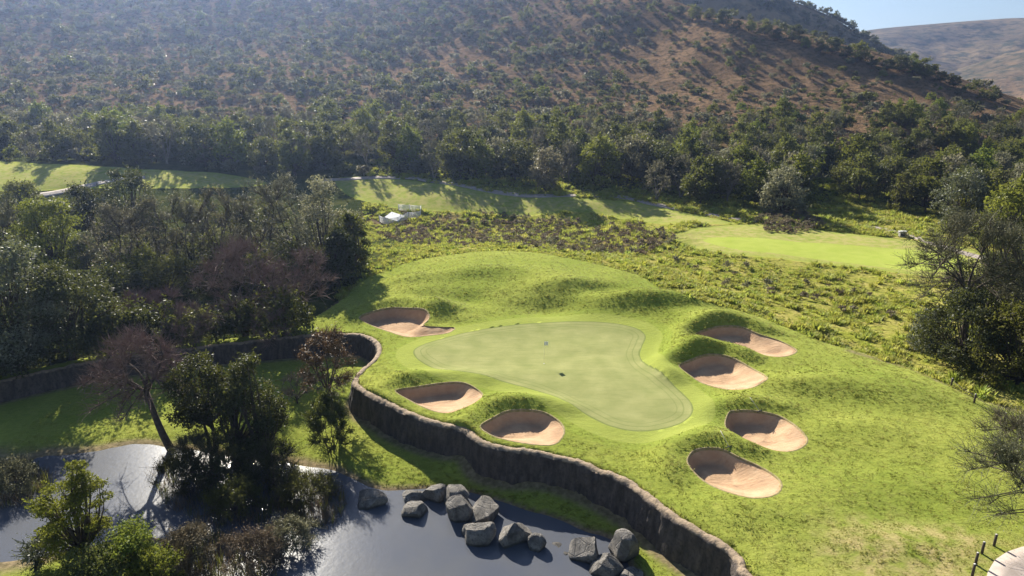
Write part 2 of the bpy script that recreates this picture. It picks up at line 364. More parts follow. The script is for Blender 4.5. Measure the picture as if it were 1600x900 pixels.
for k, L in [(k, b['L']) for k, b in BUNK.items()] + [('green', GREEN), ('tee', TEE)]:
    c = L.mean(0); r = np.abs(L - c).max() + 4; m = (np.abs(X - c[0]) < r) & (np.abs(Y - c[1]) < r)
    ii = np.where(m.ravel())[0]; xs, ys = X.ravel()[ii], Y.ravel()[ii]
    s = sdpoly(xs, ys, L); e = .02
    gxg = (sdpoly(xs + e, ys, L) - sdpoly(xs - e, ys, L)) / (2 * e); gyg = (sdpoly(xs, ys + e, L) - sdpoly(xs, ys - e, L)) / (2 * e)
    mv = (np.abs(s) < .55 * cell.ravel()[ii]) & ~snapped.ravel()[ii]
    X.ravel()[ii[mv]] -= (s * gxg)[mv]; Y.ravel()[ii[mv]] -= (s * gyg)[mv]; snapped.ravel()[ii[mv]] = True
    s2 = np.full(X.size, 9.); s2[ii] = sdpoly(X.ravel()[ii], Y.ravel()[ii], L); s2[ii[mv]] = 0; feats[k] = s2
xf, yf = X.ravel(), Y.ravel()
Z = base_h(xf, yf)
farx = np.maximum(sstep(700, 1500, np.abs(xf)), sstep(800, 1300, yf)); Z = np.clip(Z, -25, 260) * (1 - farx) + -18 * farx
for k in BUNK:
    b = BUNK[k]; m = (np.abs(xf - b['c'][0]) < 16) & (np.abs(yf - b['c'][1]) < 16); Z[m] += bunker_h(k, xf[m], yf[m], np.maximum(feats[k][m], 0))
lawn_edge = [(-160, 600), (0, 585), (140, 557), (260, 541), (400, 522), (470, 505), (530, 470), (560, 441), (600, 423), (650, 406), (700, 398), (760, 392), (820, 393), (870, 399), (930, 411), (990, 427), (1020, 441), (1060, 456), (1150, 483), (1230, 511), (1290, 535), (1340, 548), (1400, 568), (1450, 586), (1490, 604), (1520, 619), (1560, 632), (1600, 642), (1700, 668)]
LE = catmull(np.array([at(u, v)[:2] for u, v in lawn_edge]), 4)
LAWN = np.vstack([LE, [[140, 30], [140, -80], [-200, -80], [-200, LE[0, 1]]]])
FAIR = [loop(q, 3) for q in ([(-80, 253), (100, 257), (260, 266), (340, 270), (420, 287), (300, 294), (100, 296), (-80, 292)],
        [(530, 277), (640, 281), (760, 300), (900, 309), (1000, 316), (1080, 334), (1150, 350), (1040, 350), (950, 337), (830, 337), (700, 331), (600, 322), (540, 303)],
        [(1050, 372), (1090, 356), (1180, 350), (1300, 362), (1420, 375), (1530, 392), (1530, 432), (1400, 426), (1300, 414), (1200, 402), (1110, 394)])]
nearm = (yf < 300) & (np.abs(xf) < 260)
lawnv = np.full(xf.size, -9.); lawnv[nearm] = -sdpoly(xf[nearm], yf[nearm], LAWN)
for F in FAIR: lawnv[nearm] = np.maximum(lawnv[nearm], -sdpoly(xf[nearm], yf[nearm], F))
# a low lip where the mown turf meets the rough
led = np.full(xf.size, 99.); led[nearm] = polydist(xf[nearm], yf[nearm], LE, False)
Z -= np.where(lawnv < 0, .6, 0) * np.exp(-(led / 1.6) ** 2) * (yf < 130)
wsd = np.full(xf.size, 9.); wm = (yf < 120) & (np.abs(xf) < 130); wsd[wm] = wall_sd(xf[wm], yf[wm])
earth = np.where(wsd < 0, sstep(1.5, 1.0, -wsd), 0) * .9
earth = np.maximum(earth, np.where(wsd < 0, sstep(WATER_Z + .17, WATER_Z + .05, Z), 0))
epx = [at(u, v)[:2] for u, v in [(1330, 549), (1400, 569), (1450, 586), (1490, 604), (1520, 619), (1560, 632), (1600, 642)]]
ed = np.full(xf.size, 99.); ed[nearm] = polydist(xf[nearm], yf[nearm], np.array(epx), False)
earth = np.maximum(earth, sstep(.7, .2, ed + (fbm(xf, yf, 8) - .5) * .8) * .9)
earth = np.maximum(earth, np.where((lawnv < .05) & (xf > -24) & (yf < 130), sstep(.75, .35, led + (fbm(xf * .6, yf * .6, 14) - .5) * .5), 0)); pit = at(610, 352); earth = np.maximum(earth, sstep(6.5, 4, np.hypot((xf - pit[0]) * .75, (yf - pit[1] + 1) * 1.4)))
dryv = sstep(175, 215, yf + (fbm(xf / 20, yf / 20, 4) - .5) * 50 + xf * .12)
dl = polydist(xf[nearm], yf[nearm], np.array([at(u, v)[:2] for u, v in [(620, 352), (800, 368), (1000, 380)]]), False)
dry2 = np.zeros(xf.size); dry2[nearm] = .6 * sstep(11, 5, dl + (fbm(xf[nearm] / 6, yf[nearm] / 6, 6) - .5) * 12)
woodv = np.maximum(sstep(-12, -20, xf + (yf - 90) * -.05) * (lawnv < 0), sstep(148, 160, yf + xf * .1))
st = at(1440, 868); straw = sstep(7.5, 2.5, np.hypot((xf - st[0]) * .8, (yf - st[1]) * 1.6) + (fbm(xf / 2, yf / 2, 12) - .5) * 4)

for F in FAIR: straw[nearm] = np.maximum(straw[nearm], .75 * sstep(1, -3, sdpoly(xf[nearm], yf[nearm], F)))
idx = np.arange(NX * NY).reshape(NY, NX); q = np.stack([idx[:-1, :-1], idx[:-1, 1:], idx[1:, 1:], idx[1:, :-1]], -1).reshape(-1, 4)
region = np.zeros(len(q), int); tri_q = {}
T1 = np.stack([q[:, 0], q[:, 1], q[:, 2]], 1), np.stack([q[:, 0], q[:, 2], q[:, 3]], 1)
T2 = np.stack([q[:, 0], q[:, 1], q[:, 3]], 1), np.stack([q[:, 1], q[:, 2], q[:, 3]], 1)
alt = np.zeros(len(q), bool)
for k, s in feats.items():
    sq = s[q]; on = sq == 0; mixq = (sq > 0).any(1) & (sq < 0).any(1); alt |= mixq & on[:, 1] & on[:, 3]
TR = np.vstack([np.where(alt[:, None], T2[0], T1[0]), np.where(alt[:, None], T2[1], T1[1])])
reg = np.zeros(len(TR), int); names = list(feats)
for i, k in enumerate(names): reg[feats[k][TR].mean(1) < -1e-6] = i + 1
VV = np.c_[xf, yf, Z]
def submesh(name, tris, attrs):
    used, inv = np.unique(tris, return_inverse=True); me = mesh_np(name, VV[used], None, inv.reshape(-1, 3))
    for an, av in attrs.items():
        a = me.attributes.new(an, 'FLOAT', 'POINT'); a.data.foreach_set('value', av[used].astype(np.float32))
    return me
apron = np.where(feats['green'] < 9, feats['green'], 9.)
A = dict(lawn=lawnv, earth=earth, dry=np.maximum(dryv, dry2), wood=woodv, apron=apron, straw=straw)
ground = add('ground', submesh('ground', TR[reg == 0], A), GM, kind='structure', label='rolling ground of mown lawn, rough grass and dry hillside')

# putting green and tee: closely mown turf
def turf(name, c1, c2, c3, stripe):
    m, nt, p = mat(name); g = N(nt); grass_sheen(p, .15)
    c = g.mix(g.rng(g.noise(.45, 4), .35, .65), c1, c2)
    c = g.mix(g.math('MULTIPLY', g.rng(g.noise(1.0, 4, .6, g.scaled((.5, 2.2, 1))), .5, .75), .5), c, c3)
    c = g.mix(g.math('MULTIPLY', g.rng(g.noise(14, 3), .4, .7), .25), c, c3)
    s = g.new('ShaderNodeTexWave'); s.inputs['Scale'].default_value = .22; s.inputs['Distortion'].default_value = .4; g.link(g.scaled(stripe), s.inputs['Vector'])
    c = g.mix(g.math('MULTIPLY', s.outputs['Fac'], .12), c, c3)
    if name == 'green turf':
        e = g.math('ADD', g.attr('apron'), g.math('MULTIPLY', g.math('SUBTRACT', g.noise(.5, 2), .5), .25))
        for q0, wd, am in ((-.05, .14, .75), (-.75, .09, .45), (-1.3, .08, .35)):
            ln_ = g.rng(g.math('ABSOLUTE', g.math('SUBTRACT', e, q0)), wd, wd * .3); c = g.mix(g.math('MULTIPLY', ln_, am), c, (.12, .15, .045))
    g.link(c, p.inputs['Base Color']); g.bump(g.noise(12, 3), .3, .02, p); return m
TURF = turf('green turf', (.235, .245, .098), (.315, .308, .135), (.165, .185, .068), (.6, 1.0, 0))
TEET = turf('tee turf', (.29, .34, .06), (.34, .37, .08), (.24, .30, .05), (.1, 1.4, 0))
add('putting_green', submesh('putting_green', TR[reg == names.index('green') + 1], dict(apron=apron)), TURF, kind='structure', label='pale kidney-shaped putting green with the flagstick')
add('tee_box', submesh('tee_box', TR[reg == names.index('tee') + 1], {}), TEET, kind='structure', label='smooth pale green tee strip beyond the rough')

# ------------------------------------------------------------------ bunkers
SAND, nt, p = mat('sand'); g = N(nt); p.inputs['Roughness'].default_value = .95; p.inputs['Specular IOR Level'].default_value = .1
c = g.mix(g.rng(g.noise(.8, 4), .35, .65), (.41, .265, .16), (.51, .35, .215))
c = g.mix(g.math('MULTIPLY', g.rng(g.noise(2.2, 4, .6, g.scaled((.6, 2.4, 1))), .5, .75), .5), c, (.37, .215, .125)); g.link(c, p.inputs['Base Color'])
g.bump(g.math('ADD', g.noise(3.5, 4), g.math('MULTIPLY', g.noise(1.5, 3, .6, g.scaled((.7, 4, 1))), .8)), .5, .08, p)
LIP, nt, p = mat('turf lip'); g = N(nt); p.inputs['Roughness'].default_value = 1
g.link(g.mix(g.rng(g.noise(4, 4), .4, .6), (.22, .19, .07), (.34, .26, .14)), p.inputs['Base Color'])
bl = {'a': 'large irregular sand bunker below the dark earth bank at the far left of the green', 'b': 'sand bunker beside the wall rim, left of the green', 'c': 'sand bunker against the wall rim, in front of the green',
      'd': 'long sand bunker on the right, farthest back below the rough', 'e': 'sand bunker right of the green, second from the back', 'f': 'round-ended sand bunker right of the green, third from the back', 'g': 'sand bunker nearest the camera, right of the wall'}
for k, b in BUNK.items():
    L, c = b['L'], b['c']; n = len(L)
    dirs = L - c; ln = np.linalg.norm(dirs, axis=1)[:, None]
    ssv = [0, .15, .3, .45, .58, .68, .76, .83, .88, .92, .95, .975, 1.0]
    P = [c + dirs * s for s in ssv]; rings = []
    for j, xy in enumerate(P):
        zz = base_h(xy[:, 0], xy[:, 1]) + bunker_h(k, xy[:, 0], xy[:, 1], -np.abs(sdpoly(xy[:, 0], xy[:, 1], L)) if j < len(P) - 1 else np.zeros(n))
        zz = zz + (fbm(xy[:, 0] * .7, xy[:, 1] * .7, 21, 3) - .5) * .18 * (j < len(P) - 2) - .09 * sstep(1, .9, np.array(1 - ssv[j] + .0))
        rings.append(np.c_[xy, zz])
    V = np.vstack(rings); m = len(ssv); i = np.arange(m - 1)[:, None] * n; j = np.arange(n)[None]; j2 = (j + 1) % n
    Q = np.stack([i + j, i + n + j, i + n + j2, i + j2], -1).reshape(-1, 4)[:, ::-1]
    root = thing('sand_bunker', bl[k], 'bunker', (c[0], c[1], gh(c[0], c[1])), group='sand bunkers round the green')
    off = np.array([c[0], c[1], root.location[2]])
    add('sand', mesh_np('sand', V - off, Q), SAND, root)
    o0 = c + dirs * (1 + .10 / ln); z0 = base_h(L[:, 0], L[:, 1]) + bunker_h(k, L[:, 0], L[:, 1], np.zeros(n)); zo = base_h(o0[:, 0], o0[:, 1]) + bunker_h(k, o0[:, 0], o0[:, 1], np.full(n, .1))
    lipr = [np.c_[o0, zo + .0], np.c_[c + dirs * (1 + .03 / ln), z0 + .03], np.c_[c + dirs * (1 - .03 / ln), z0 + .01], np.c_[c + dirs * (1 - .07 / ln), z0 - .22]]
    V = np.vstack(lipr); i = np.arange(3)[:, None] * n
    Q = np.stack([i + j, i + n + j, i + n + j2, i + j2], -1).reshape(-1, 4)
    add('turf_lip', mesh_np('turf_lip', V - off, Q), LIP, root)

# ------------------------------------------------------------------ pond
WAT, nt, p = mat('water'); g = N(nt)
p.inputs['Base Color'].default_value = (.055, .056, .058, 1); p.inputs['Specular IOR Level'].default_value = .16; p.inputs['Roughness'].default_value = .2; p.inputs['IOR'].default_value = 1.33
g.link(g.mix(g.rng(g.noise(.25, 3), .35, .65), (.085, .093, .115), (.10, .105, .118)), p.inputs['Base Color'])
g.bump(g.noise(2.2, 3, .6), .06, .1, p)
wx = np.linspace(-75, 16, 60); wy = np.linspace(-10, 62, 50); WX, WY = np.meshgrid(wx, wy)
ii = np.arange(60 * 50).reshape(50, 60); Q = np.stack([ii[:-1, :-1], ii[:-1, 1:], ii[1:, 1:], ii[1:, :-1]], -1).reshape(-1, 4)
mid = np.c_[WX.ravel(), WY.ravel()][Q].mean(1); keep = wall_sd(mid[:, 0], mid[:, 1]) < -1.0
add('pond_water', mesh_np('pond_water', np.c_[WX.ravel(), WY.ravel(), np.full(WX.size, WATER_Z)], Q[keep]), WAT, kind='structure', label='still grey pond below the retaining wall')

# ------------------------------------------------------------------ retaining wall
WM, nt, p = mat('wall render'); g = N(nt); p.inputs['Roughness'].default_value = .95
str_ = g.noise(1.0, 5, .65, g.scaled((2.2, 2.2, .7)))
c = g.mix(g.rng(str_, .35, .65), (.045, .036, .033), (.12, .095, .08)); c = g.mix(g.rng(g.noise(5, 5, .7), .5, .75), c, (.03, .025, .023)); c = g.mix(g.rng(g.math('ADD', g.attr('rim'), g.math('MULTIPLY', g.math('SUBTRACT', g.noise(2.5, 4), .5), .9)), .35, .6), c, (.34, .255, .17)); g.link(c, p.inputs['Base Color'])  # paler rim paints in sunlight on the wall top, darker face its shade
g.bump(g.math('ADD', str_, g.noise(7, 5, .7)), .8, .12, p)
def resample(L, st):
    d = np.r_[0, np.cumsum(np.linalg.norm(np.diff(L, axis=0), axis=1))]; t = np.arange(0, d[-1], st); return np.c_[np.interp(t, d, L[:, 0]), np.interp(t, d, L[:, 1])], t
WP, wt = resample(WALL, .14)
tan = np.gradient(WP, axis=0); tan /= np.linalg.norm(tan, axis=1)[:, None]; nrm = np.c_[tan[:, 1], -tan[:, 0]]       # towards the lower ground
ks = 3
for _ in range(6): nrm = (np.roll(nrm, 1, 0) + nrm + np.roll(nrm, -1, 0)); nrm[0] = nrm[1]; nrm[-1] = nrm[-2]; nrm /= np.linalg.norm(nrm, axis=1)[:, None]
if inpoly(*(WP[200] + nrm[200])[:, None], lowpoly)[0] == False: nrm = -nrm
ztop = upper(WP[:, 0], WP[:, 1]) ; pl = WP + nrm * 1.2; zlow = LO(pl[:, 0], pl[:, 1])
for b in BUNK:
    mm = np.hypot(*(WP - BUNK[b]['c']).T) < 14
    ztop[mm] = np.minimum(ztop[mm], ztop[mm] + 0)
prof = [(-.30, None, -.25), (-.24, None, -.02), (-.14, None, .03), (.0, None, .05), (.12, None, .03), (.22, None, -.04), (.31, None, -.14)]
nf = 30; rows = []
for o, _, dz in prof: rows.append(np.c_[WP + nrm * (o + (fbm(wt * 1.2, wt * 0 + o, 31, 3) - .5)[:, None] * .22 + (fbm(wt * 5, wt * 0 + o * 3, 39, 3) - .5)[:, None] * .12), ztop + dz + (fbm(wt * 1.1, wt * 0 + 3, 33, 4) - .5) * .22 + (fbm(wt * 6, wt * 0 + o * 4, 34, 2) - .5) * .10])
for k in range(1, nf + 1):
    f = k / nf; zz = (ztop - .1) * (1 - f) + (zlow - .35) * f
    disp = (fbm(wt * 1.1, zz * .35, 35, 4) - .5) * .45 + (fbm(wt * 4, zz * 1.6, 37, 3) - .5) * .16
    rows.append(np.c_[WP + nrm * (.34 + .32 * f + disp * min(1, k / 4))[:, None], zz])
V = np.vstack(rows); n = len(WP); m = len(rows); i = np.arange(m - 1)[:, None] * n; j = np.arange(n - 1)[None]
Q = np.stack([i + j, i + j + 1, i + n + j + 1, i + n + j], -1).reshape(-1, 4)
wme = mesh_np('retaining_wall', V, Q); rim = np.repeat(np.r_[.6, .6, .7, .8, .75, .55, .4, .3, .15, np.zeros(nf - 2)], n); wa = wme.attributes.new('rim', 'FLOAT', 'POINT'); wa.data.foreach_set('value', rim.astype(np.float32))  # rim: mask for the sunlight painted along the wall top
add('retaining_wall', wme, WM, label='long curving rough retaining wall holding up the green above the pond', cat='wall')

# ------------------------------------------------------------------ paths
PATH, nt, p = mat('path concrete'); g = N(nt); p.inputs['Roughness'].default_value = .9
g.link(g.mix(g.rng(g.noise(1.2, 5), .35, .65), (.27, .225, .195), (.38, .32, .28)), p.inputs['Base Color']); g.bump(g.noise(20, 3), .3, .01, p)
def ribbon(name, px, w, label):
    L = catmull(np.array([at(u, v)[:2] for u, v in px]), 10); L, t = resample(L, 1.0)
    tg = np.gradient(L, axis=0); tg /= np.linalg.norm(tg, axis=1)[:, None]; nn = np.c_[-tg[:, 1], tg[:, 0]]; n = len(L)
    offs = [-w / 2, -w / 2 + .02, -w / 4, 0, w / 4, w / 2 - .02, w / 2]; rows = []
    for q_, o in enumerate(offs):
        xy = L + nn * o; rows.append(np.c_[xy, H(xy[:, 0], xy[:, 1]) + (.10 if 0 < q_ < 6 else -.2)])
    V = np.vstack(rows); i = np.arange(6)[:, None] * n; j = np.arange(n - 1)[None]
    return add(name, mesh_np(name, V, np.stack([i + j, i + j + 1, i + n + j + 1, i + n + j], -1).reshape(-1, 4)), PATH, kind='structure', label=label)
ribbon('cart_path', [(500, 282), (560, 279), (640, 278), (700, 287), (780, 301), (860, 306), (960, 307), (1020, 319), (1100, 334), (1200, 346), (1300, 352), (1360, 355), (1420, 368), (1480, 388), (1560, 410)], 1.9, 'narrow cart path along the foot of the tree belt')
ribbon('cart_path', [(40, 308), (90, 301), (140, 290), (185, 281), (230, 277)], 2.2, 'short pale stretch of path by the far left fairway')
ribbon('cart_path', [(1600, 990), (1598, 940), (1604, 905), (1640, 884), (1700, 880), (1790, 895)], 3.2, 'curved end of pale paved path at the bottom right')

# ------------------------------------------------------------------ far hills
HM, nt, p = mat('far hill'); g = N(nt); p.inputs['Roughness'].default_value = 1; p.inputs['Specular IOR Level'].default_value = 0
c = g.mix(g.rng(g.noise(.006, 5), .38, .62), (.15, .115, .07), (.23, .17, .10)); c = g.mix(g.rng(g.noise(.05, 6, .7), .45, .60), c, (.06, .062, .036)); g.link(c, p.inputs['Base Color'])
g.bump(g.noise(.03, 6, .65), .8, 6, p)
HB = HM.copy(); HB.name = 'brown hill'; [setattr(n_.inputs[7], 'default_value', (.26, .165, .09, 1)) for n_ in HB.node_tree.nodes if n_.type == 'MIX' and tuple(round(v_, 3) for v_ in n_.inputs[7].default_value)[:3] == (.23, .17, .10)]
def ridge(name, px, Y, label, front, back, seed, rough=.12, hm=None):
    C = catmull(np.array([PY(u, v, yy) for (u, v), yy in zip(px, Y)]), 14); n = len(C); rows = []; ts = np.r_[np.linspace(-1, 0, 40), np.linspace(.04, 1, 14)]
    for t in ts:
        d = abs(t) ** 1.15; yy = C[:, 1] + (t * front if t < 0 else t * back); prof_ = 1 - sstep(0, 1, d) * .35 - d * .65
        z = -20 + (C[:, 2] + 20) * prof_; z = z + (fbm(C[:, 0] / front * 5, yy / front * 5, seed, 5) - .5) * (C[:, 2] + 20) * rough * 4 * d * (1 - d)
        rows.append(np.c_[C[:, 0] * (yy / C[:, 1]) ** .3, yy, z])
    V = np.vstack(rows); i = np.arange(len(ts) - 1)[:, None] * n; j = np.arange(n - 1)[None]
    return add(name, mesh_np(name, V, np.stack([i + j, i + j + 1, i + n + j + 1, i + n + j], -1).reshape(-1, 4)), hm or HM, kind='structure', label=label), V.reshape(len(ts), n, 3)
dark_hill, DHV = ridge('dark_hill', [(700, -160), (900, -120), (1060, -75), (1150, -35), (1235, 0), (1290, 22), (1330, 45), (1385, 78), (1440, 105), (1520, 150), (1600, 220)], [560] * 11, 'dark shaded hill behind the near ridge', 130, 250, 41, .10)
ridge('distant_hill', [(1000, 120), (1200, 80), (1300, 58), (1365, 46), (1450, 38), (1540, 31), (1600, 28), (1700, 30), (1850, 60), (2050, 110)], [1600] * 10, 'long pale blue hill on the skyline', 700, 500, 43, .35)
ridge('distant_hill', [(1380, 150), (1450, 126), (1510, 105), (1560, 88), (1600, 77), (1680, 58), (1800, 50), (1950, 90)], [1150] * 8, 'brownish hill shoulder at the right edge', 420, 400, 47, .3, HB)

# ------------------------------------------------------------------ plant materials
def leaf_mat(name, c1, c2, trans=.35, rough=.5, spec=.4, var=.35, tint=(.30, .32, .04), tf=.5):
    m, nt, p = mat(name); g = N(nt); out = nt.nodes['Material Output']
    oi = g.new('ShaderNodeObjectInfo'); hs = g.new('ShaderNodeHueSaturation')
    c = g.mix(g.rng(g.noise(.8, 3), .35, .65), c1, c2); g.link(c, hs.inputs['Color'])
    g.link(g.math('ADD', g.math('MULTIPLY', oi.outputs['Random'], var * 2), 1 - var), hs.inputs['Value'])
    g.link(g.math('ADD', g.math('MULTIPLY', g.math('FRACT', g.math('MULTIPLY', oi.outputs['Random'], 7.31)), .06), .47), hs.inputs['Hue'])
    g.link(hs.outputs[0], p.inputs['Base Color']); p.inputs['Roughness'].default_value = rough; p.inputs['Specular IOR Level'].default_value = spec
    t = g.new('ShaderNodeBsdfTranslucent'); g.link(g.mix(tf, hs.outputs[0], tint, 'MIX'), t.inputs['Color'])
    mx = g.new('ShaderNodeMixShader'); mx.inputs[0].default_value = trans; g.link(p.outputs[0], mx.inputs[1]); g.link(t.outputs[0], mx.inputs[2]); g.link(mx.outputs[0], out.inputs['Surface'])
    return m
def bark_mat(name, c1, c2):
    m, nt, p = mat(name); g = N(nt); p.inputs['Roughness'].default_value = .9; p.inputs['Specular IOR Level'].default_value = .2
    g.link(g.mix(g.rng(g.noise(3, 4), .35, .65), c1, c2), p.inputs['Base Color']); g.bump(g.noise(8, 4), .6, .03, p); return m
BARK = bark_mat('bark', (.055, .042, .032), (.12, .095, .075))
TWIG_R = bark_mat('reddish twigs', (.16, .105, .095), (.25, .175, .155))
TWIG_G = bark_mat('grey twigs', (.17, .145, .115), (.27, .235, .19))
LF = {'olive': leaf_mat('olive leaves', (.062, .07, .027), (.12, .122, .045), spec=.1),
      'dark': leaf_mat('glossy dark leaves', (.032, .043, .022), (.062, .07, .036), .2, .55, .14, .25),
      'silver': leaf_mat('silvery leaves', (.09, .105, .075), (.16, .17, .13), .25, .5, .3, .25),
      'green': leaf_mat('green leaves', (.08, .11, .02), (.14, .165, .032), .4, spec=.1),
      'grey': leaf_mat('grey green leaves', (.14, .14, .09), (.23, .215, .14), .4, spec=.15, tint=(.26, .24, .11)),
      'brown': leaf_mat('dry brown leaves', (.14, .085, .045), (.21, .13, .07), .3, tint=(.25, .14, .06)),
      'grass': leaf_mat('long grass', (.35, .41, .06), (.48, .46, .13), .55, .6, .25, .3),
      'heath': leaf_mat('heather', (.15, .12, .09), (.24, .20, .14), .35, tint=(.28, .22, .1)),
      'turf': leaf_mat('mown grass blades', (.29, .32, .06), (.42, .41, .11), .5, .6, .1, .15, (.48, .48, .12)),
      'straw': leaf_mat('dry reeds', (.13, .10, .065), (.23, .18, .12), .3, .6, .25, .3, (.22, .16, .09))}

# ------------------------------------------------------------------ plant shapes (trunk mesh, crown mesh)
def bez(a, b, sag, g, n=6):
    a, b = np.array(a, float), np.array(b, float); t = np.linspace(0, 1, n)[:, None]
    mid = (a + b) / 2 + np.array([g.normal() * .12, g.normal() * .12, sag]) * np.linalg.norm(b - a)
    return (1 - t) ** 2 * a + 2 * t * (1 - t) * mid + t * t * b
def leafy(seed, h, cr, th, lobes=16, per=260, size=.16, lean=(0, 0), flat=1.0, lr=(.26, .42), shell=.55, stems=1, tr=.16, skirt=0):
    g = np.random.default_rng(seed); tb, cb = MB(), MB(); top = np.array([lean[0], lean[1], th]); bases = []
    for s_ in range(stems):
        o = np.array([g.normal() * .25, g.normal() * .25, 0]) * (stems > 1); tp = top * g.uniform(.8, 1.1) + o * 3; tp[2] = th * g.uniform(.85, 1.15)
        tb.tube(bez(o + [0, 0, -.4], tp, 0, g, 7), np.linspace(tr * 1.3, tr * .7, 7) / math.sqrt(stems), 7); bases.append(tp)
    zc, rz = (h + th) / 2, (h - th) / 2
    for k in range(lobes):
        d = g.normal(size=3); d /= np.linalg.norm(d); d[2] = abs(d[2]) * .9 - .35 if skirt == 0 else d[2]
        rr = g.uniform(.25, .82); c = np.array([d[0] * cr * rr + lean[0] * 1.3, d[1] * cr * rr + lean[1] * 1.3, zc + d[2] * rz * rr * 1.1])
        r = cr * g.uniform(*lr)
        if skirt:
            t_ = g.uniform(0, 1) ** 1.2; az = g.uniform(0, 6.283); pr_ = math.sqrt(max(0, 1 - (max(0, t_ - .3) / .7) ** 2.4)); q_ = cr * .86 * pr_ * math.sqrt(g.uniform(.12, 1)) * g.uniform(.85, 1.08)
            c = np.array([math.cos(az) * q_ + lean[0], math.sin(az) * q_ + lean[1], th + r * .3 + t_ * (h - th - r * .95)])
        b0 = bases[g.integers(len(bases))]
        tb.tube(bez(b0, c, .08, g, 5), np.linspace(tr * .5, .025, 5), 4, False)
        n = int(per * g.uniform(.6, 1.4)); p_ = g.normal(size=(n, 3)); p_ /= np.linalg.norm(p_, axis=1)[:, None]
        keep = g.uniform(size=n) < np.where(p_[:, 2] < -.1, .45, 1); p_ = p_[keep]; rad = g.uniform(shell, 1.08, len(p_)) * (1 + .25 * np.sin(p_[:, 0] * 5 + k) * np.cos(p_[:, 1] * 6 + k))
        C = c + p_ * (r * rad)[:, None] * np.array([1, 1, .72 * flat]); C[:, 2] = np.maximum(C[:, 2], .05)
        cb.leaves(C, size, asp=.55, seed=seed * 91 + k)
        for q_ in range(3):                                        # stray sprigs break the outline
            d2 = g.normal(size=3); d2[2] = abs(d2[2]); d2 /= np.linalg.norm(d2); L_ = np.linspace(.8, 1.5, 9)[:, None]
            cb.leaves(c + d2 * r * L_ + g.normal(size=(9, 3)) * r * .08, size, asp=.5, seed=seed * 7 + k * 3 + q_)
    return tb.mesh('trunk'), cb.mesh('crown', False)
def branchy(seed, h, spread, lean=(0, 0), levels=4, kids=(5, 5, 5, 5), flat=.35, leaf=0, size=.1, tr=.18, up_=.35, l0=.32, thin=.016, asp=.4):
    """branching tree: limbs in the trunk mesh, fine twigs (and leaflets) in the crown mesh"""
    g = np.random.default_rng(seed); tb, cb = MB(), MB(); tips = []
    def grow_(a, d, L, r, lv):
        n = 5 if lv < 3 else 3; P = [np.array(a)]; d = np.array(d, float)
        for k in range(n):
            d = d + g.normal(size=3) * (.16 if lv else .10) + np.array([0, 0, up_ * .12 * (1 if lv < 3 else .2)]); d /= np.linalg.norm(d); P.append(P[-1] + d * L / n)
        P = np.array(P); rr = np.linspace(r, max(r * .55, thin * .6), n + 1)
        (tb if lv < 2 else cb).tube(P, rr, 7 if lv == 0 else 5 if lv == 1 else 3, lv < 2)
        if lv >= levels: tips.append(P); return
        m = kids[min(lv, len(kids) - 1)]
        for k in range(m):
            f = g.uniform(.35, 1) if lv else g.uniform(.7, 1); i = min(int(f * n), n - 1); a2 = P[i] + (P[i + 1] - P[i]) * (f * n - i)
            az = g.uniform(0, 6.283) if lv else (k + g.uniform(-.3, .3)) * 6.283 / m
            side = np.array([math.cos(az), math.sin(az), g.uniform(-.1, .35)]); nd = d * (1 - spread) + side * spread
            nd[2] = nd[2] * (1 - flat * (lv > 0)) ; nd /= np.linalg.norm(nd)
            grow_(a2, nd, L * g.uniform(.55, .85) * (1.0 if lv else 1.25), max(rr[i] * .6, thin), lv + 1)
    d0 = np.array([lean[0], lean[1], h]); d0 = d0 / np.linalg.norm(d0); grow_((0, 0, -.2), d0, h * l0 + .2, tr, 0)
    zt = max(np.percentile([t_[-1, 2] for t_ in tips], 97), .1); k = h / zt
    if leaf:
        for i, t_ in enumerate(tips):
            n = g.poisson(leaf); f = g.uniform(0, 1.15, n)[:, None]; cb.leaves(t_[0] + (t_[-1] - t_[0]) * f + g.normal(size=(n, 3)) * .12, size / k, asp=asp, seed=seed * 13 + i)
    for b in (tb, cb):
        for q_ in range(len(b.V)): b.V[q_] = b.V[q_] * k
    return tb.mesh('trunk'), cb.mesh('crown', False)
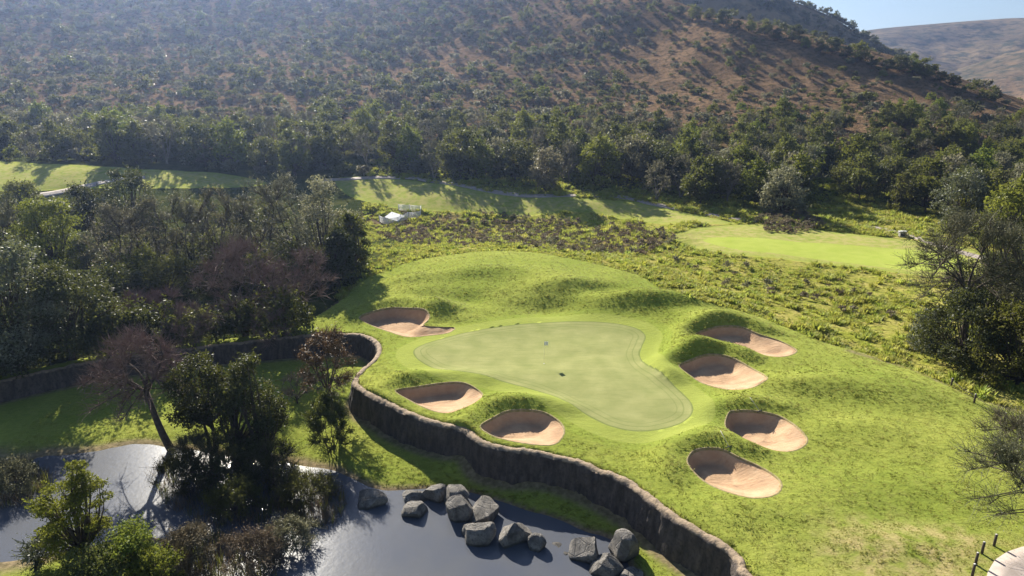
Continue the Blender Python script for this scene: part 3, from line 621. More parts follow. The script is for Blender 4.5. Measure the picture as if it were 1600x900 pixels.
def winter(seed, h, cr, th, lobes=60, tw=22, per=0, size=.1, lean=(0, 0), tr=.22, lr=(.16, .30), stems=2, thin=.016, dome=.3, up_=.35):
    """twiggy crown: limbs run to many small sprays of bare twigs, with a few leaves if per > 0"""
    g = np.random.default_rng(seed); tb, cb = MB(), MB(); bases = []; lf = []
    for s_ in range(stems):
        a = g.uniform(0, 6.28); o = np.array([math.cos(a), math.sin(a), 0]) * .2 * (stems > 1); tp = np.array([lean[0] + math.cos(a) * cr * .15 * (stems > 1), lean[1] + math.sin(a) * cr * .15 * (stems > 1), max(th * g.uniform(.8, 1.1), .3)])
        P = bez(o + [0, 0, -.3], tp, 0, g, 7); tb.tube(P, np.linspace(tr * 1.3, tr * .75, 7) / stems ** .4, 7); bases.append(tp)
    subs = []
    for k in range(7):                                              # main limbs, then sprays hang on the nearest limb
        a = k * .9 + g.uniform(-.3, .3); q_ = cr * g.uniform(.35, .6); e = np.array([lean[0] * 1.2 + math.cos(a) * q_, lean[1] * 1.2 + math.sin(a) * q_, th + (h - th) * g.uniform(.35, .7)])
        P = bez(bases[k % stems], e, .1, g, 7); tb.tube(P, np.linspace(tr * .55, tr * .2, 7), 5, False); subs += list(P[2:])
    subs = np.array(subs)
    for k in range(lobes):
        t_ = g.uniform(0, 1) ** .75; a = g.uniform(0, 6.283); pr_ = math.sqrt(max(0, 1 - (max(0, t_ - dome) / (1 - dome)) ** 2.4)); q_ = cr * .84 * pr_ * math.sqrt(g.uniform(.1, 1)) * g.uniform(.8, 1.1); r = cr * g.uniform(*lr)
        c = np.array([math.cos(a) * q_ + lean[0] * 1.3, math.sin(a) * q_ + lean[1] * 1.3, th * .8 + r * .4 + t_ * (h - th * .8 - r)])
        b0 = subs[np.argmin(((subs - c) ** 2).sum(1) + 3 * np.maximum(subs[:, 2] - c[2], 0))]; P = bez(b0, c, .06, g, 4); tb.tube(P, np.linspace(tr * .2, .03, 4), 4, False)
        out = (c - np.array([lean[0], lean[1], th])); out /= np.linalg.norm(out) + 1e-6
        for m in range(tw):
            d = g.normal(size=3) + out * .9 + np.array([0, 0, up_]); d /= np.linalg.norm(d); a0 = P[2] + (c - P[2]) * g.uniform(0, 1.2); L = r * g.uniform(.7, 1.5); d2 = d + g.normal(size=3) * .35
            cb.tube([a0, a0 + d * L * .5, a0 + d * L * .5 + d2 * L * .45], [thin, thin * .8, thin * .4], 3, False)
            if per: n = g.poisson(per); lf.append(a0 + d * L * g.uniform(.3, 1.05, n)[:, None] + g.normal(size=(n, 3)) * .09)
    if per: cb.leaves(np.vstack(lf), size, asp=.5, seed=seed)
    return tb.mesh('trunk'), cb.mesh('crown', False)
def setm(pair, bark, leaf):
    for me, m in zip(pair, (bark, leaf)):
        me.materials.clear(); me.materials.append(m)
    return pair
def plant(name, label, cat, pair, x, y, rz=0, s=1.0, group=None, z=None, sz=None):
    o = thing(name, label, cat, (x, y, (gh(x, y) if z is None else z)), rz, group, s)
    if sz: o.scale = (s, s, s * sz)
    a = bpy.data.objects.new('trunk', pair[0]); c = bpy.data.objects.new('crown', pair[1])
    for q_ in (a, c): COL.objects.link(q_); q_.parent = o
    return o

# prototypes used for the tree belt and the hillside
BELT = []
for k, (kind, leaf, h, cr) in enumerate([('l', 'olive', 9, 3.6), ('l', 'green', 9.5, 3.8), ('l', 'olive', 8, 4.0), ('l', 'grey', 8.5, 3.6), ('l', 'dark', 9, 3.8), ('l', 'olive', 10, 3.4), ('b', 'grey', 9, 0), ('b', 'grey', 8, 0)]):
    if kind == 'l': pr = leafy(100 + k, h * 1.2, cr * 1.3, 1.2, 42, 115, .28, tr=.2, lr=(.20, .36), stems=1 + k % 2, skirt=1)
    else: pr = winter(120 + k, h * 1.2, 4.4, 1.2, 46, 14, 1.6, .17, thin=.03)
    BELT.append((setm(pr, BARK if kind == 'l' else TWIG_G, LF[leaf]), leaf, kind))
    if kind == 'b': pr[1].materials.clear(); pr[1].materials.append(LF['grey'])
SHRUB = []
for k, (leaf, h, cr) in enumerate([('olive', 2.6, 1.7), ('grey', 2.4, 1.6), ('olive', 3.2, 1.9), ('silver', 2.6, 1.6), ('dark', 3.0, 1.9), ('green', 2.8, 1.8)]):
    SHRUB.append((setm(leafy(200 + k, h * 1.25, cr * 1.25, h * .15, 14, 46, .25, tr=.08, lr=(.26, .46), stems=2, skirt=1), BARK, LF[leaf]), leaf))

# ------------------------------------------------------------------ individual trees
def base(u, v): p_ = at(u, v, H); return p_[0], p_[1]
def px_m(u, v): p_ = at(u, v, H); return float(np.dot(p_ - np.array([0, 0, CAM_H]), [0, CP, -SP])) / FOC    # metres per photo pixel
T_ = []
def tree(name, label, u, v, pair, bark, leaf, rz=0, s=1.0, sz=None, cat='tree'):
    x, y = base(u, v); return plant(name, label, cat, setm(pair, bark, leaf), x, y, rz, s, sz=sz)
# by the pond
GB = dict(kids=(7, 5, 5, 5), levels=4, leaf=2.4, size=.11, tr=.22, l0=.15, flat=.1, up_=.9, thin=.02)
RB = dict(kids=(6, 5, 5, 6), thin=.022, flat=.12, up_=.6)
tree('leaning_tree', 'leaning bare purplish tree with curved trunk at the pond edge', 270, 703, winter(1, 10.2, 4.8, 4.6, 70, 34, lean=(-1.6, .4), tr=.26, stems=1, thin=.018), BARK, TWIG_R)
tree('evergreen_tree', 'dark evergreen with silvery top leaves, left one of the pond-edge pair', 334, 704, leafy(2, 8.6, 3.0, 2.8, 40, 420, .10, tr=.24, lr=(.20, .34), skirt=1, stems=3), BARK, LF['dark'])
tree('evergreen_tree', 'dark evergreen drooping low over the pond edge, right one of the pair', 396, 703, leafy(3, 8.2, 3.0, .3, 54, 420, .10, tr=.24, lr=(.20, .34), skirt=1, stems=2), BARK, LF['dark'])
tree('russet_tree', 'small russet-brown tree left of the wall corner', 516, 655, winter(4, 8.6, 2.8, 2.6, 56, 34, 2.0, .08, tr=.16, stems=1), BARK, LF['brown'])
tree('twiggy_bush', 'dark twiggy upright bush on the lawn below the wall corner', 517, 708, winter(5, 5.2, 2.1, .3, 70, 40, 2.5, .07, tr=.08, stems=4, thin=.016), BARK, LF['olive'], cat='bush')
tree('bare_tree', 'large reddish bare tree spreading behind the left wall', 388, 520, winter(6, 10.5, 6.2, 2.2, 80, 30, tr=.26, thin=.02), BARK, TWIG_R)
tree('bare_tree', 'bare tree with long rising limbs between the large bare tree and the bunker', 452, 508, winter(7, 9.0, 4.2, 2.6, 46, 28, lean=(1.8, 0), tr=.2, stems=1, thin=.02), BARK, TWIG_R)
SB = dict(kids=(8, 6, 5, 5), tr=.12, l0=.12, thin=.018)
tree('bare_shrub', 'low purplish bare shrub behind the silvery evergreens', 300, 545, winter(8, 5.2, 3.2, .5, 46, 26, tr=.1, stems=3, thin=.016), BARK, TWIG_R, cat='bush')
tree('bare_shrub', 'pinkish bare shrub beside the sunlit straw tuft', 215, 525, winter(9, 5.2, 3.2, .5, 46, 26, tr=.1, stems=3, thin=.016), BARK, TWIG_R, cat='bush')
tree('bare_shrub', 'bare twiggy shrub left of the large reddish tree', 262, 520, winter(10, 5.2, 3.2, .5, 46, 26, tr=.1, stems=3, thin=.016), BARK, TWIG_R, cat='bush')
tree('bare_shrub', 'bare thicket right above the pond-edge evergreens', 430, 545, winter(11, 5.2, 3.2, .5, 46, 26, tr=.1, stems=3, thin=.016), BARK, TWIG_R, cat='bush')
tree('bare_shrub', 'low bare shrub on the lawn between the evergreens and the wall corner', 468, 628, winter(23, 2.8, 2.6, .3, 30, 24, tr=.08, stems=3, thin=.016), BARK, TWIG_G, cat='bush')
# big masses on the left
tree('broad_evergreen', 'broad evergreen with glinting silvery leaves at the left edge', 30, 572, leafy(12, 12.5, 6.8, .8, 84, 420, .13, tr=.35, lr=(.16, .28), skirt=1), BARK, LF['silver'])
tree('broad_evergreen', 'olive evergreen shoulder right of the broad silvery one', 112, 556, leafy(13, 10.0, 5.6, .6, 66, 400, .13, tr=.3, lr=(.16, .30), skirt=1), BARK, LF['dark'])
tree('broad_evergreen', 'dark evergreen at the left edge in front of the broad silvery one', -45, 600, leafy(14, 8.0, 4.6, .6, 46, 380, .13, tr=.3, lr=(.18, .32), skirt=1), BARK, LF['dark'])
tree('green_tree', 'leafy green tree above the left evergreens', 88, 432, leafy(15, 11.5, 5.4, 1.0, 56, 320, .15, tr=.28, lr=(.18, .30), skirt=1), BARK, LF['green'])
tree('grey_tree', 'grey bare-crowned tree at the left edge', 22, 440, winter(16, 12, 5.0, 1.2, 80, 22, 1.6, .10), BARK, LF['grey'])
tree('domed_evergreen', 'domed dark evergreen in front of the far left fairway', 208, 372, leafy(17, 12.0, 5.6, .8, 56, 320, .16, tr=.28, lr=(.18, .30), skirt=1), BARK, LF['dark'])
tree('dark_evergreen', 'smaller dark evergreen left of the domed one', 140, 372, leafy(18, 9.2, 4.4, .8, 44, 300, .16, tr=.24, lr=(.18, .32), skirt=1), BARK, LF['dark'])
tree('olive_tree', 'olive tree at the left edge before the far fairway', 40, 345, leafy(24, 8.0, 4.6, .8, 40, 260, .18, tr=.24, lr=(.18, .32), skirt=1), BARK, LF['olive'])
tree('silver_bush', 'pale silvery bush below the domed evergreen', 142, 425, leafy(19, 6.0, 2.8, .4, 26, 300, .12, tr=.14, skirt=1), BARK, LF['silver'], cat='bush')
gl = ['first', 'second', 'third', 'fourth', 'fifth', 'sixth']
for k, (u, v, h) in enumerate([(190, 440, 11.0), (245, 438, 11.5), (300, 432, 12.0), (352, 428, 12.6), (408, 424, 13.4), (460, 418, 13.8)]):
    tree('grey_tree', 'tall grey-green winter tree, %s from the left in the row behind the bare tree' % gl[k], u, v, winter(30 + k, h, 4.6, 1.0, 84, 20, 1.7, .11), BARK, LF['grey'])
for k, (u, v, h, lf) in enumerate([(508, 418, 13.2, 'grey'), (552, 425, 8.2, 'olive'), (530, 445, 7.0, 'dark')]):
    tree('thicket_tree', ['tallest leafy tree at the right end of the grey row', 'olive tree at the right end of the left thicket', 'low dark tree at the foot of the grey row'][k], u, v, leafy(40 + k, h, h * .38, .6, 48, 260, .15, tr=.22, lr=(.18, .3), skirt=1), BARK, LF[lf])
for k, (u, v) in enumerate([(185, 480), (265, 462), (340, 458), (425, 455), (500, 452), (225, 450), (385, 445), (465, 440)]):
    tree('understorey_bush', ['dark bush beside the olive shoulder', 'olive bush under the second grey tree', 'dark bush under the third grey tree', 'olive bush above the large bare tree', 'dark bush at the shaded edge of the mound', 'olive bush between the first and second grey trees', 'dark bush below the fourth grey tree', 'olive bush below the sixth grey tree'][k], u, v, leafy(50 + k, 5.6, 3.6, .3, 30, 240, .15, tr=.12, skirt=1), BARK, LF['olive' if k % 2 else 'dark'], cat='bush')
for k, (u, v, h, cr, lf) in enumerate([(290, 775, 2.6, 2.0, 'olive'), (352, 770, 3.4, 2.8, 'dark'), (420, 770, 3.2, 2.4, 'dark'), (372, 815, 2.2, 1.9, 'olive'), (484, 795, 2.0, 2.1, 'olive'), (18, 782, 2.0, 2.0, 'grey'), (395, 890, 1.7, 1.8, 'straw'), (300, 880, 1.6, 1.6, 'straw'), (455, 860, 1.3, 1.7, 'grey'), (310, 735, 2.2, 1.8, 'grey')]):
    tree('waterside_bush', ['twiggy dark bush in the pond below the leaning tree', 'dark bush in the water under the silvery evergreen', 'dark bush in the water under the drooping evergreen', 'low twiggy bush in the shaded middle of the pond', 'wispy olive bush in the glittering water', 'pale twiggy bush in the reeds at the left edge', 'straw-brown bush at the bottom edge of the pond', 'straw-brown bush right of the yellowish green one', 'greyish bush added to cover the bright glint', 'greyish bush at the water edge beneath the leaning tree'][k], u, v, winter(80 + k, (h + .6) * 1.1, cr * 1.25, .5, 52, 34, 1.5, .06, tr=.06, stems=3, thin=.012), BARK, LF[lf], cat='bush')  # the bush in the glint is added to hide the sun's reflection
UB = [setm(leafy(90 + k, 4.8, 3.2, .3, 26, 200, .17, tr=.12, skirt=1), BARK, LF[('dark', 'olive')[k]]) for k in range(2)]
def in_wood(poly_px, n, dmin, seed):
    Pw = np.array([at(u, v)[:2] for u, v in poly_px]); g = np.random.default_rng(seed); out = []
    while len(out) < n:
        q_ = g.uniform(Pw.min(0), Pw.max(0)); dmin *= .9995
        if inpoly(q_[:1], q_[1:], Pw)[0] and all(np.hypot(*(q_ - o_)) > dmin for o_ in out): out.append(q_)
    return sorted(out, key=lambda q_: q_[0] / q_[1])
for k, q_ in enumerate(in_wood([(-60, 470), (60, 440), (180, 470), (330, 460), (530, 440), (565, 395), (540, 350), (420, 330), (250, 335), (60, 345), (-60, 350)], 34, 5.0, 6)):
    plant('understorey_bush', '%s bush, %s from left in the undergrowth of the left thicket' % (('dark', 'olive')[k % 2], '%d%s' % (k + 1, 'th' if 10 <= (k + 1) % 100 <= 20 else {1: 'st', 2: 'nd', 3: 'rd'}.get((k + 1) % 10, 'th'))), 'bush', UB[k % 2], q_[0], q_[1], k * 1.1, .7 + .5 * ((k * 37) % 10) / 10, 'undergrowth of the left thicket')
for k, (u, v) in enumerate([(15, 588), (165, 556), (235, 547), (305, 540), (375, 531), (440, 525)]):
    q_ = base(u, v); plant('wall_bush', '%s bush, %s from left along the top of the left wall' % (('dark', 'olive')[k % 2], ('1st', '2nd', '3rd', '4th', '5th', '6th')[k]), 'bush', UB[k % 2], q_[0], q_[1] + .9, k * 2.1, .8 + .15 * (k % 3), 'bushes along the top of the left wall')
# bottom left
tree('feathery_tree', 'feathery dark green tree at the bottom left beside the pond', 132, 880, leafy(60, 7.0, 2.3, .6, 62, 330, .075, tr=.16, lr=(.18, .32), flat=.6, skirt=1), BARK, LF['green'])
tree('green_bush', 'rounded green bush right of the feathery tree', 205, 893, leafy(61, 3.4, 1.9, .2, 26, 360, .08, tr=.1, skirt=1), BARK, LF['green'], cat='bush')
tree('green_bush', 'olive bush at the bottom edge below the feathery tree', 150, 925, leafy(62, 3.0, 1.9, .2, 24, 360, .08, tr=.1, skirt=1), BARK, LF['olive'], cat='bush')
tree('green_bush', 'yellowish green bush at the bottom edge right of the rounded one', 250, 920, leafy(64, 2.6, 1.5, .2, 20, 320, .08, tr=.1, skirt=1), BARK, LF['green'], cat='bush')
tree('grey_bush', 'small pale bush left of the feathery tree', 52, 892, branchy(63, 2.0, .5, kids=(8, 6, 6), levels=3, leaf=6, size=.06, tr=.05, l0=.15), BARK, LF['silver'], cat='bush')
# right side
tree('umbrella_acacia', 'spreading umbrella-shaped acacia with dark limbs on the right', 1494, 545, winter(70, 14.0, 7.4, 5.5, 130, 32, 1.3, .075, tr=.28, lr=(.11, .20), stems=1, thin=.02, dome=.55), BARK, LF['grey'])
tree('dark_thicket', 'dark bushy tree under the umbrella acacia', 1505, 575, leafy(71, 7.6, 4.8, .4, 54, 340, .12, tr=.2, lr=(.16, .28), skirt=1), BARK, LF['dark'])
tree('dark_thicket', 'deep green thicket at the right edge below the acacia', 1590, 600, leafy(72, 8.8, 5.4, .4, 56, 340, .13, tr=.2, lr=(.16, .28), skirt=1), BARK, LF['olive'])
tree('dark_thicket', 'dark thicket behind the trunk of the umbrella acacia', 1540, 520, leafy(77, 8.8, 5.0, .4, 50, 300, .13, tr=.2, lr=(.16, .28), skirt=1), BARK, LF['dark'])
tree('silver_bush', 'silvery bush at the left foot of the umbrella acacia', 1450, 545, leafy(73, 4.2, 2.3, .3, 24, 320, .10, tr=.12, skirt=1), BARK, LF['silver'], cat='bush')
tree('green_tree', 'olive tree at the right edge behind the acacia', 1595, 500, leafy(74, 10.0, 5.0, 1.0, 56, 300, .15, tr=.26, lr=(.18, .30), skirt=1), BARK, LF['dark'])
tree('silver_tree', 'silvery round-crowned tree behind the umbrella acacia', 1500, 360, leafy(78, 11.0, 6.0, .8, 56, 260, .17, tr=.26, lr=(.18, .30), skirt=1), BARK, LF['silver'])
tree('overhanging_acacia', 'twiggy acacia reaching in from the right edge above the paved path', 1680, 850, winter(75, 6.0, 5.4, 2.0, 80, 34, 1.6, .05, lean=(-1.5, .3), tr=.18, stems=1, thin=.012, lr=(.14, .26)), BARK, LF['grey'])
tree('overhanging_acacia', 'lower twiggy acacia at the right edge by the rope fence', 1640, 735, winter(76, 4.2, 4.4, 1.4, 60, 34, 1.4, .05, lean=(-1.2, 0), tr=.13, stems=1, thin=.012, lr=(.14, .26)), BARK, LF['grey'])

# ------------------------------------------------------------------ tree belt at the foot of the hill
def scatter(poly_px, n, dmin, seed, hf=None, taken=None):
    Pw = np.array([at(u, v, hf)[:2] for u, v in poly_px]); g = np.random.default_rng(seed); lo_, hi_ = Pw.min(0), Pw.max(0); out = [] if taken is None else taken; res = []
    for _ in range(n * 30):
        q_ = g.uniform(lo_, hi_)
        if not inpoly(q_[:1], q_[1:], Pw)[0]: continue
        if out and (np.sum((np.array(out) - q_) ** 2, 1).min() < dmin * dmin): continue
        out.append(q_); res.append(q_)
        if len(res) >= n: break
    return res
names_ = {'olive': 'olive-green', 'green': 'fresh green', 'grey': 'grey twiggy', 'dark': 'dark evergreen'}
taken = []
belt = scatter([(-120, 252), (0, 252), (200, 258), (330, 264), (540, 276), (640, 276), (700, 284), (780, 298), (900, 303), (980, 306), (1100, 329), (1250, 340), (1250, 215), (1000, 205), (700, 205), (400, 200), (0, 195), (-120, 195)], 215, 4.3, 3, None, taken)
gbelt = np.random.default_rng(11)
def project(x, y, z):
    d_ = y * CP - (z - CAM_H) * SP; return 800 + FOC * x / d_, 450 - FOC * (y * SP + (z - CAM_H) * CP) / d_
def ordn(n): return '%d%s' % (n, 'th' if 10 <= n % 100 <= 20 else {1: 'st', 2: 'nd', 3: 'rd'}.get(n % 10, 'th'))
def wood_of(P, name, where, group, smin, smax):
    P = np.array(P); zz = H(P[:, 0], P[:, 1]); U_, V_ = project(P[:, 0], P[:, 1], zz)
    line = np.polyval(np.polyfit(U_, V_, 2), U_); rel = V_ - line; r1, r2 = np.percentile(rel, [36, 68]); row = np.where(rel > r2, 0, np.where(rel > r1, 1, 2)); cnt = {}
    for i in np.argsort(U_):
        pr, leaf, kind = BELT[gbelt.integers(len(BELT))]; r_ = int(row[i]); cnt[r_] = cnt.get(r_, 0) + 1; s_ = gbelt.uniform(smin, smax)
        what = ('%s tree' % names_[leaf]) if kind == 'l' else 'sparse grey tree'
        plant(name, '%s, %s from left in %s row of the %s' % (what, ordn(cnt[r_]), ('front', 'middle', 'back')[r_], where), 'tree', pr, P[i, 0], P[i, 1], gbelt.uniform(0, 6.28), s_ * (1.0, .9, .75)[r_], group, z=float(zz[i]))
wood_of(belt, 'belt_tree', 'far tree belt', 'trees of the belt along the far fairway', .75, 1.1)
right = scatter([(1180, 330), (1250, 335), (1320, 318), (1400, 330), (1480, 350), (1620, 420), (1720, 420), (1720, 200), (1600, 200), (1400, 190), (1180, 200)], 110, 4.4, 5, None, taken)
wood_of(right, 'slope_tree', 'wood on the right', 'trees of the wood on the right', .65, 1.05)
rid = []
for u, v in [(1062, 18), (1085, 26), (1108, 24), (1130, 34), (1150, 40), (1172, 44), (1195, 50), (1215, 56), (1238, 60), (1258, 70), (1282, 76), (1300, 78), (1322, 84), (1340, 92), (1362, 98), (1385, 104), (1405, 106), (1428, 110), (1445, 116), (1468, 122), (1490, 130)]:
    x, y = base(u, v + 6); rid.append((x, y))
for k, (x, y) in enumerate(rid):
    pr, leaf, kind = BELT[(4, 1, 0, 4)[k % 4]]
    plant('ridge_tree', '%s tree, %s from the left in the line along the near ridge' % (names_[leaf], ordn(k + 1)), 'tree', pr, x, y, k * 1.7, (.55, .8, .6, .9, .5)[k % 5], 'trees along the near ridge', sz=.75)

# ------------------------------------------------------------------ hillside shrubs: the largest as individuals, the rest as one mass
gs = np.random.default_rng(21); pts = []
pts = np.c_[gs.uniform(-420, 270, 90000), gs.uniform(165, 560, 90000)]; dens = fbm(pts[:, 0] / 30, pts[:, 1] / 30, 51, 4); dn = .34 + .9 * (dens - .5) + .16 * sstep(60, -200, pts[:, 0]) - .16 * sstep(10, 100, pts[:, 0]) * sstep(195, 260, pts[:, 1]) + .5 * sstep(225, 180, pts[:, 1])
pts = pts[gs.uniform(size=len(pts)) < np.maximum(dn, .015) * .58]
cellset = {}; keep = []
for q_ in pts:
    key = (int(q_[0] // 3.2), int(q_[1] // 3.2))
    if any((key[0] + a, key[1] + b) in cellset and np.hypot(*(cellset[(key[0] + a, key[1] + b)] - q_)) < 2.9 for a in (-1, 0, 1) for b in (-1, 0, 1)): continue
    cellset[key] = q_; keep.append(q_)
pts = np.array(keep); pz = H(pts[:, 0], pts[:, 1])
cx_, cyv, cz_ = pts[:, 0], pts[:, 1], pz - CAM_H; dep = cyv * CP - cz_ * SP; uu = 800 + FOC * cx_ / dep; vv = 450 - FOC * (cyv * SP + cz_ * CP) / dep
vis = (uu > -60) & (uu < 1660) & (vv > -40) & (vv < 330); pts, pz, dep = pts[vis], pz[vis], dep[vis]
tk = np.array(taken + rid); dmin_ = np.array([np.sqrt(((tk - q_) ** 2).sum(1).min()) for q_ in pts]); ok = dmin_ > 2.6; pts, pz, dep = pts[ok], pz[ok], dep[ok]
sc_ = gs.uniform(.5, 1.2, len(pts)) * (1 + .45 * (gs.uniform(size=len(pts)) < .12)); vi = gs.choice(len(SHRUB), len(pts), p=[.26, .30, .14, .16, .09, .05]); rz_ = gs.uniform(0, 6.28, len(pts))
sc_ = sc_ * np.where(gs.uniform(size=len(pts)) < .4, .5, 1) * (1 - .2 * sstep(10, 100, pts[:, 0]) * sstep(195, 260, pts[:, 1])); order = np.argsort(-(sc_ / dep)); big, rest = order[:290], order[290:]
snm = {'olive': 'olive', 'grey': 'grey-green', 'silver': 'silvery', 'dark': 'dark', 'green': 'fresh green'}
for i in big:
    pr, leaf = SHRUB[vi[i]]
    plant('hill_shrub', '%s rounded shrub low on the hillside %s' % (snm[leaf], ('above the far left fairway', 'above the middle of the tree belt', 'below the near ridge')[int(pts[i, 0] > -60) + int(pts[i, 0] > 50)]), 'shrub', pr, pts[i, 0], pts[i, 1], rz_[i], float(sc_[i]), 'shrubs on the lower hillside', z=float(pz[i]) - .05)

def instancer(name, P, scale, rot, var, protos, label, tilt=None):
    """many small plants as one object (geometry-node instances of a few shapes)"""
    coll = bpy.data.collections.new(name + '_shapes')
    for k, me in enumerate(protos): coll.objects.link(bpy.data.objects.new('%s_shape_%02d' % (name, k), me))
    me = mesh_np(name, P); o = add(name, me, None, kind='stuff', label=label)
    for an, av, tp in (('scl', scale, 'FLOAT'), ('rz', rot, 'FLOAT'), ('var', var, 'INT')):
        a = me.attributes.new(an, tp, 'POINT'); a.data.foreach_set('value', np.asarray(av, np.int32 if tp == 'INT' else np.float32))
    ng = bpy.data.node_groups.new(name, 'GeometryNodeTree'); ng.interface.new_socket('Geometry', in_out='INPUT', socket_type='NodeSocketGeometry'); ng.interface.new_socket('Geometry', in_out='OUTPUT', socket_type='NodeSocketGeometry')
    nn = ng.nodes; gi, go = nn.new('NodeGroupInput'), nn.new('NodeGroupOutput'); ip = nn.new('GeometryNodeInstanceOnPoints'); ci = nn.new('GeometryNodeCollectionInfo'); ci.inputs[0].default_value = coll; ci.inputs[1].default_value = True; ci.inputs[2].default_value = True
    def na(nm, tp): a = nn.new('GeometryNodeInputNamedAttribute'); a.data_type = tp; a.inputs[0].default_value = nm; return a.outputs[0]
    cx3 = nn.new('ShaderNodeCombineXYZ'); ng.links.new(na('rz', 'FLOAT'), cx3.inputs[2])
    ng.links.new(gi.outputs[0], ip.inputs['Points']); ng.links.new(ci.outputs[0], ip.inputs['Instance']); ip.inputs['Pick Instance'].default_value = True
    ng.links.new(na('var', 'INT'), ip.inputs['Instance Index']); ng.links.new(cx3.outputs[0], ip.inputs['Rotation']); ng.links.new(na('scl', 'FLOAT'), ip.inputs['Scale']); ng.links.new(ip.outputs[0], go.inputs[0])
    md = o.modifiers.new('scatter', 'NODES'); md.node_group = ng; return o
instancer('hillside_scrub', np.c_[pts[rest], pz[rest] - .05], sc_[rest], rz_[rest], vi[rest], [s_[0][1] for s_ in SHRUB], 'dense scrub covering the hillside')
# scrub on the dark hill
ni = gs.integers(1, 39, 900); nj = gs.integers(1, DHV.shape[1] - 1, 900); fp = DHV[ni, nj] + gs.normal(size=(900, 3)) * [3, 3, 0]
instancer('dark_hill_scrub', np.vstack([DHV[39] + [0, 0, -.3], fp + [0, 0, -.5]]), np.r_[gs.uniform(.3, 1.3, DHV.shape[1]), gs.uniform(.7, 1.5, 900)], gs.uniform(0, 6, 900 + DHV.shape[1]), gs.integers(0, 3, 900 + DHV.shape[1]), [s_[0][1] for s_ in SHRUB], 'scrub on the dark hill behind the ridge')

# ------------------------------------------------------------------ long grass, scrub in the rough, reeds
def tuft(seed, n, h, w, bw=.03):
    g = np.random.default_rng(seed); V = []; Q = []
    for k in range(n):
        a = g.uniform(0, 6.28); r0 = abs(g.normal()) * w * .35; b = np.array([math.cos(a) * r0, math.sin(a) * r0, -.05]); t_ = np.array([math.cos(a) * (r0 + w * g.uniform(.2, .7)), math.sin(a) * (r0 + w * g.uniform(.2, .7)), h * g.uniform(.5, 1.1)])
        s_ = np.array([-math.sin(a + g.normal() * .6), math.cos(a), 0]) * bw; m = (b + t_) / 2 + [0, 0, h * .15]
        V += [b - s_, b + s_, m + s_, m - s_, t_]; Q.append([5 * k, 5 * k + 1, 5 * k + 2, 5 * k + 3])
    T = [[5 * k + 3, 5 * k + 2, 5 * k + 4] for k in range(n)]
    return mesh_np('tuft', np.array(V), np.array(Q), np.array(T), False)
TUF = [tuft(300 + k, 28, .30 + .08 * k, .5, .04) for k in range(4)]; HEATH = []
for me in TUF: me.materials.append(LF['grass'])
for k in range(3): m_ = leafy(320 + k, .9, .7, .1, 6, 40, .09, tr=.03, skirt=1)[1]; m_.materials.append(LF[('heath', 'straw', 'grey')[k]]); HEATH.append(m_)
g = np.random.default_rng(31); cand = np.c_[g.uniform(-75, 100, 150000), g.uniform(48, 185, 150000)]
s_l = np.full(len(cand), 0.); s_l = -sdpoly(cand[:, 0], cand[:, 1], LAWN)
for F in FAIR: s_l = np.maximum(s_l, -sdpoly(cand[:, 0], cand[:, 1], F))
nz = fbm(cand[:, 0] / 3.5, cand[:, 1] / 3.5, 61, 3); cand = cand[(s_l < -.15) & (cand[:, 0] > -24 + (cand[:, 1] - 95) * -.15) & (g.uniform(size=len(cand)) < (nz - .25) * 1.5)]
tz = H(cand[:, 0], cand[:, 1]) - .25 * np.exp(-(polydist(cand[:, 0], cand[:, 1], LE, False) / 1.2) ** 2)
el, et = resample(LE[24:], .28); el = el + g.normal(size=el.shape) * .22 + np.array([.12, .35]); ez = H(el[:, 0], el[:, 1]) - .3
cand = np.vstack([cand, el]); tz = np.r_[tz, ez]
instancer('rough_grass', np.c_[cand, tz], np.r_[g.uniform(.6, 1.2, len(cand) - len(el)) * np.clip(.35 + 2.6 * (fbm(cand[:-len(el), 0] / 1.8, cand[:-len(el), 1] / 1.8, 63, 3) - .3), .35, 1.7), g.uniform(.8, 1.6, len(el))] * (1 + (cand[:, 1] > 110) * .25), g.uniform(0, 6.28, len(cand)), g.integers(0, 4, len(cand)), TUF, 'tussocky rough grass beyond the mown turf')
LT = [tuft(360 + k, 14, .022 + .006 * k, .26, .022) for k in range(4)]
for me in LT: me.materials.append(LF['turf'])
cg = np.c_[g.uniform(-42, 48, 330000), g.uniform(29, 100, 330000)]; cg = cg[g.uniform(size=len(cg)) < .42 * (45 / np.maximum(cg[:, 1], 45)) ** .8]
okm = (-sdpoly(cg[:, 0], cg[:, 1], LAWN) > .1) & (np.abs(cg[:, 0]) < cg[:, 1] * .82 + 3); cg = cg[okm]
okm = sdpoly(cg[:, 0], cg[:, 1], GREEN) > 1.75
for b_ in BUNK.values(): okm &= sdpoly(cg[:, 0], cg[:, 1], b_['L']) > .12
cg = cg[okm]; ws_ = wall_sd(cg[:, 0], cg[:, 1]); cgz = H(cg[:, 0], cg[:, 1]); okm = (np.abs(ws_) > .22) & ~((ws_ < 0) & ((ws_ > -1.3) | (cgz < WATER_Z + .1)))
cg, cgz = cg[okm], cgz[okm]; dg = sdpoly(cg[:, 0], cg[:, 1], GREEN); nz2 = fbm(cg[:, 0] / 1.1, cg[:, 1] / .6, 71, 3)
instancer('lawn_grass', np.c_[cg, cgz], g.uniform(.75, 1.15, len(cg)) * np.clip(.6 + .9 * (nz2 - .1), .6, 1.25) * np.where(dg < 3, .7, 1.0), g.uniform(0, 6.28, len(cg)), g.integers(0, 4, len(cg)), LT, 'short thick grass of the lawn')
hp = []
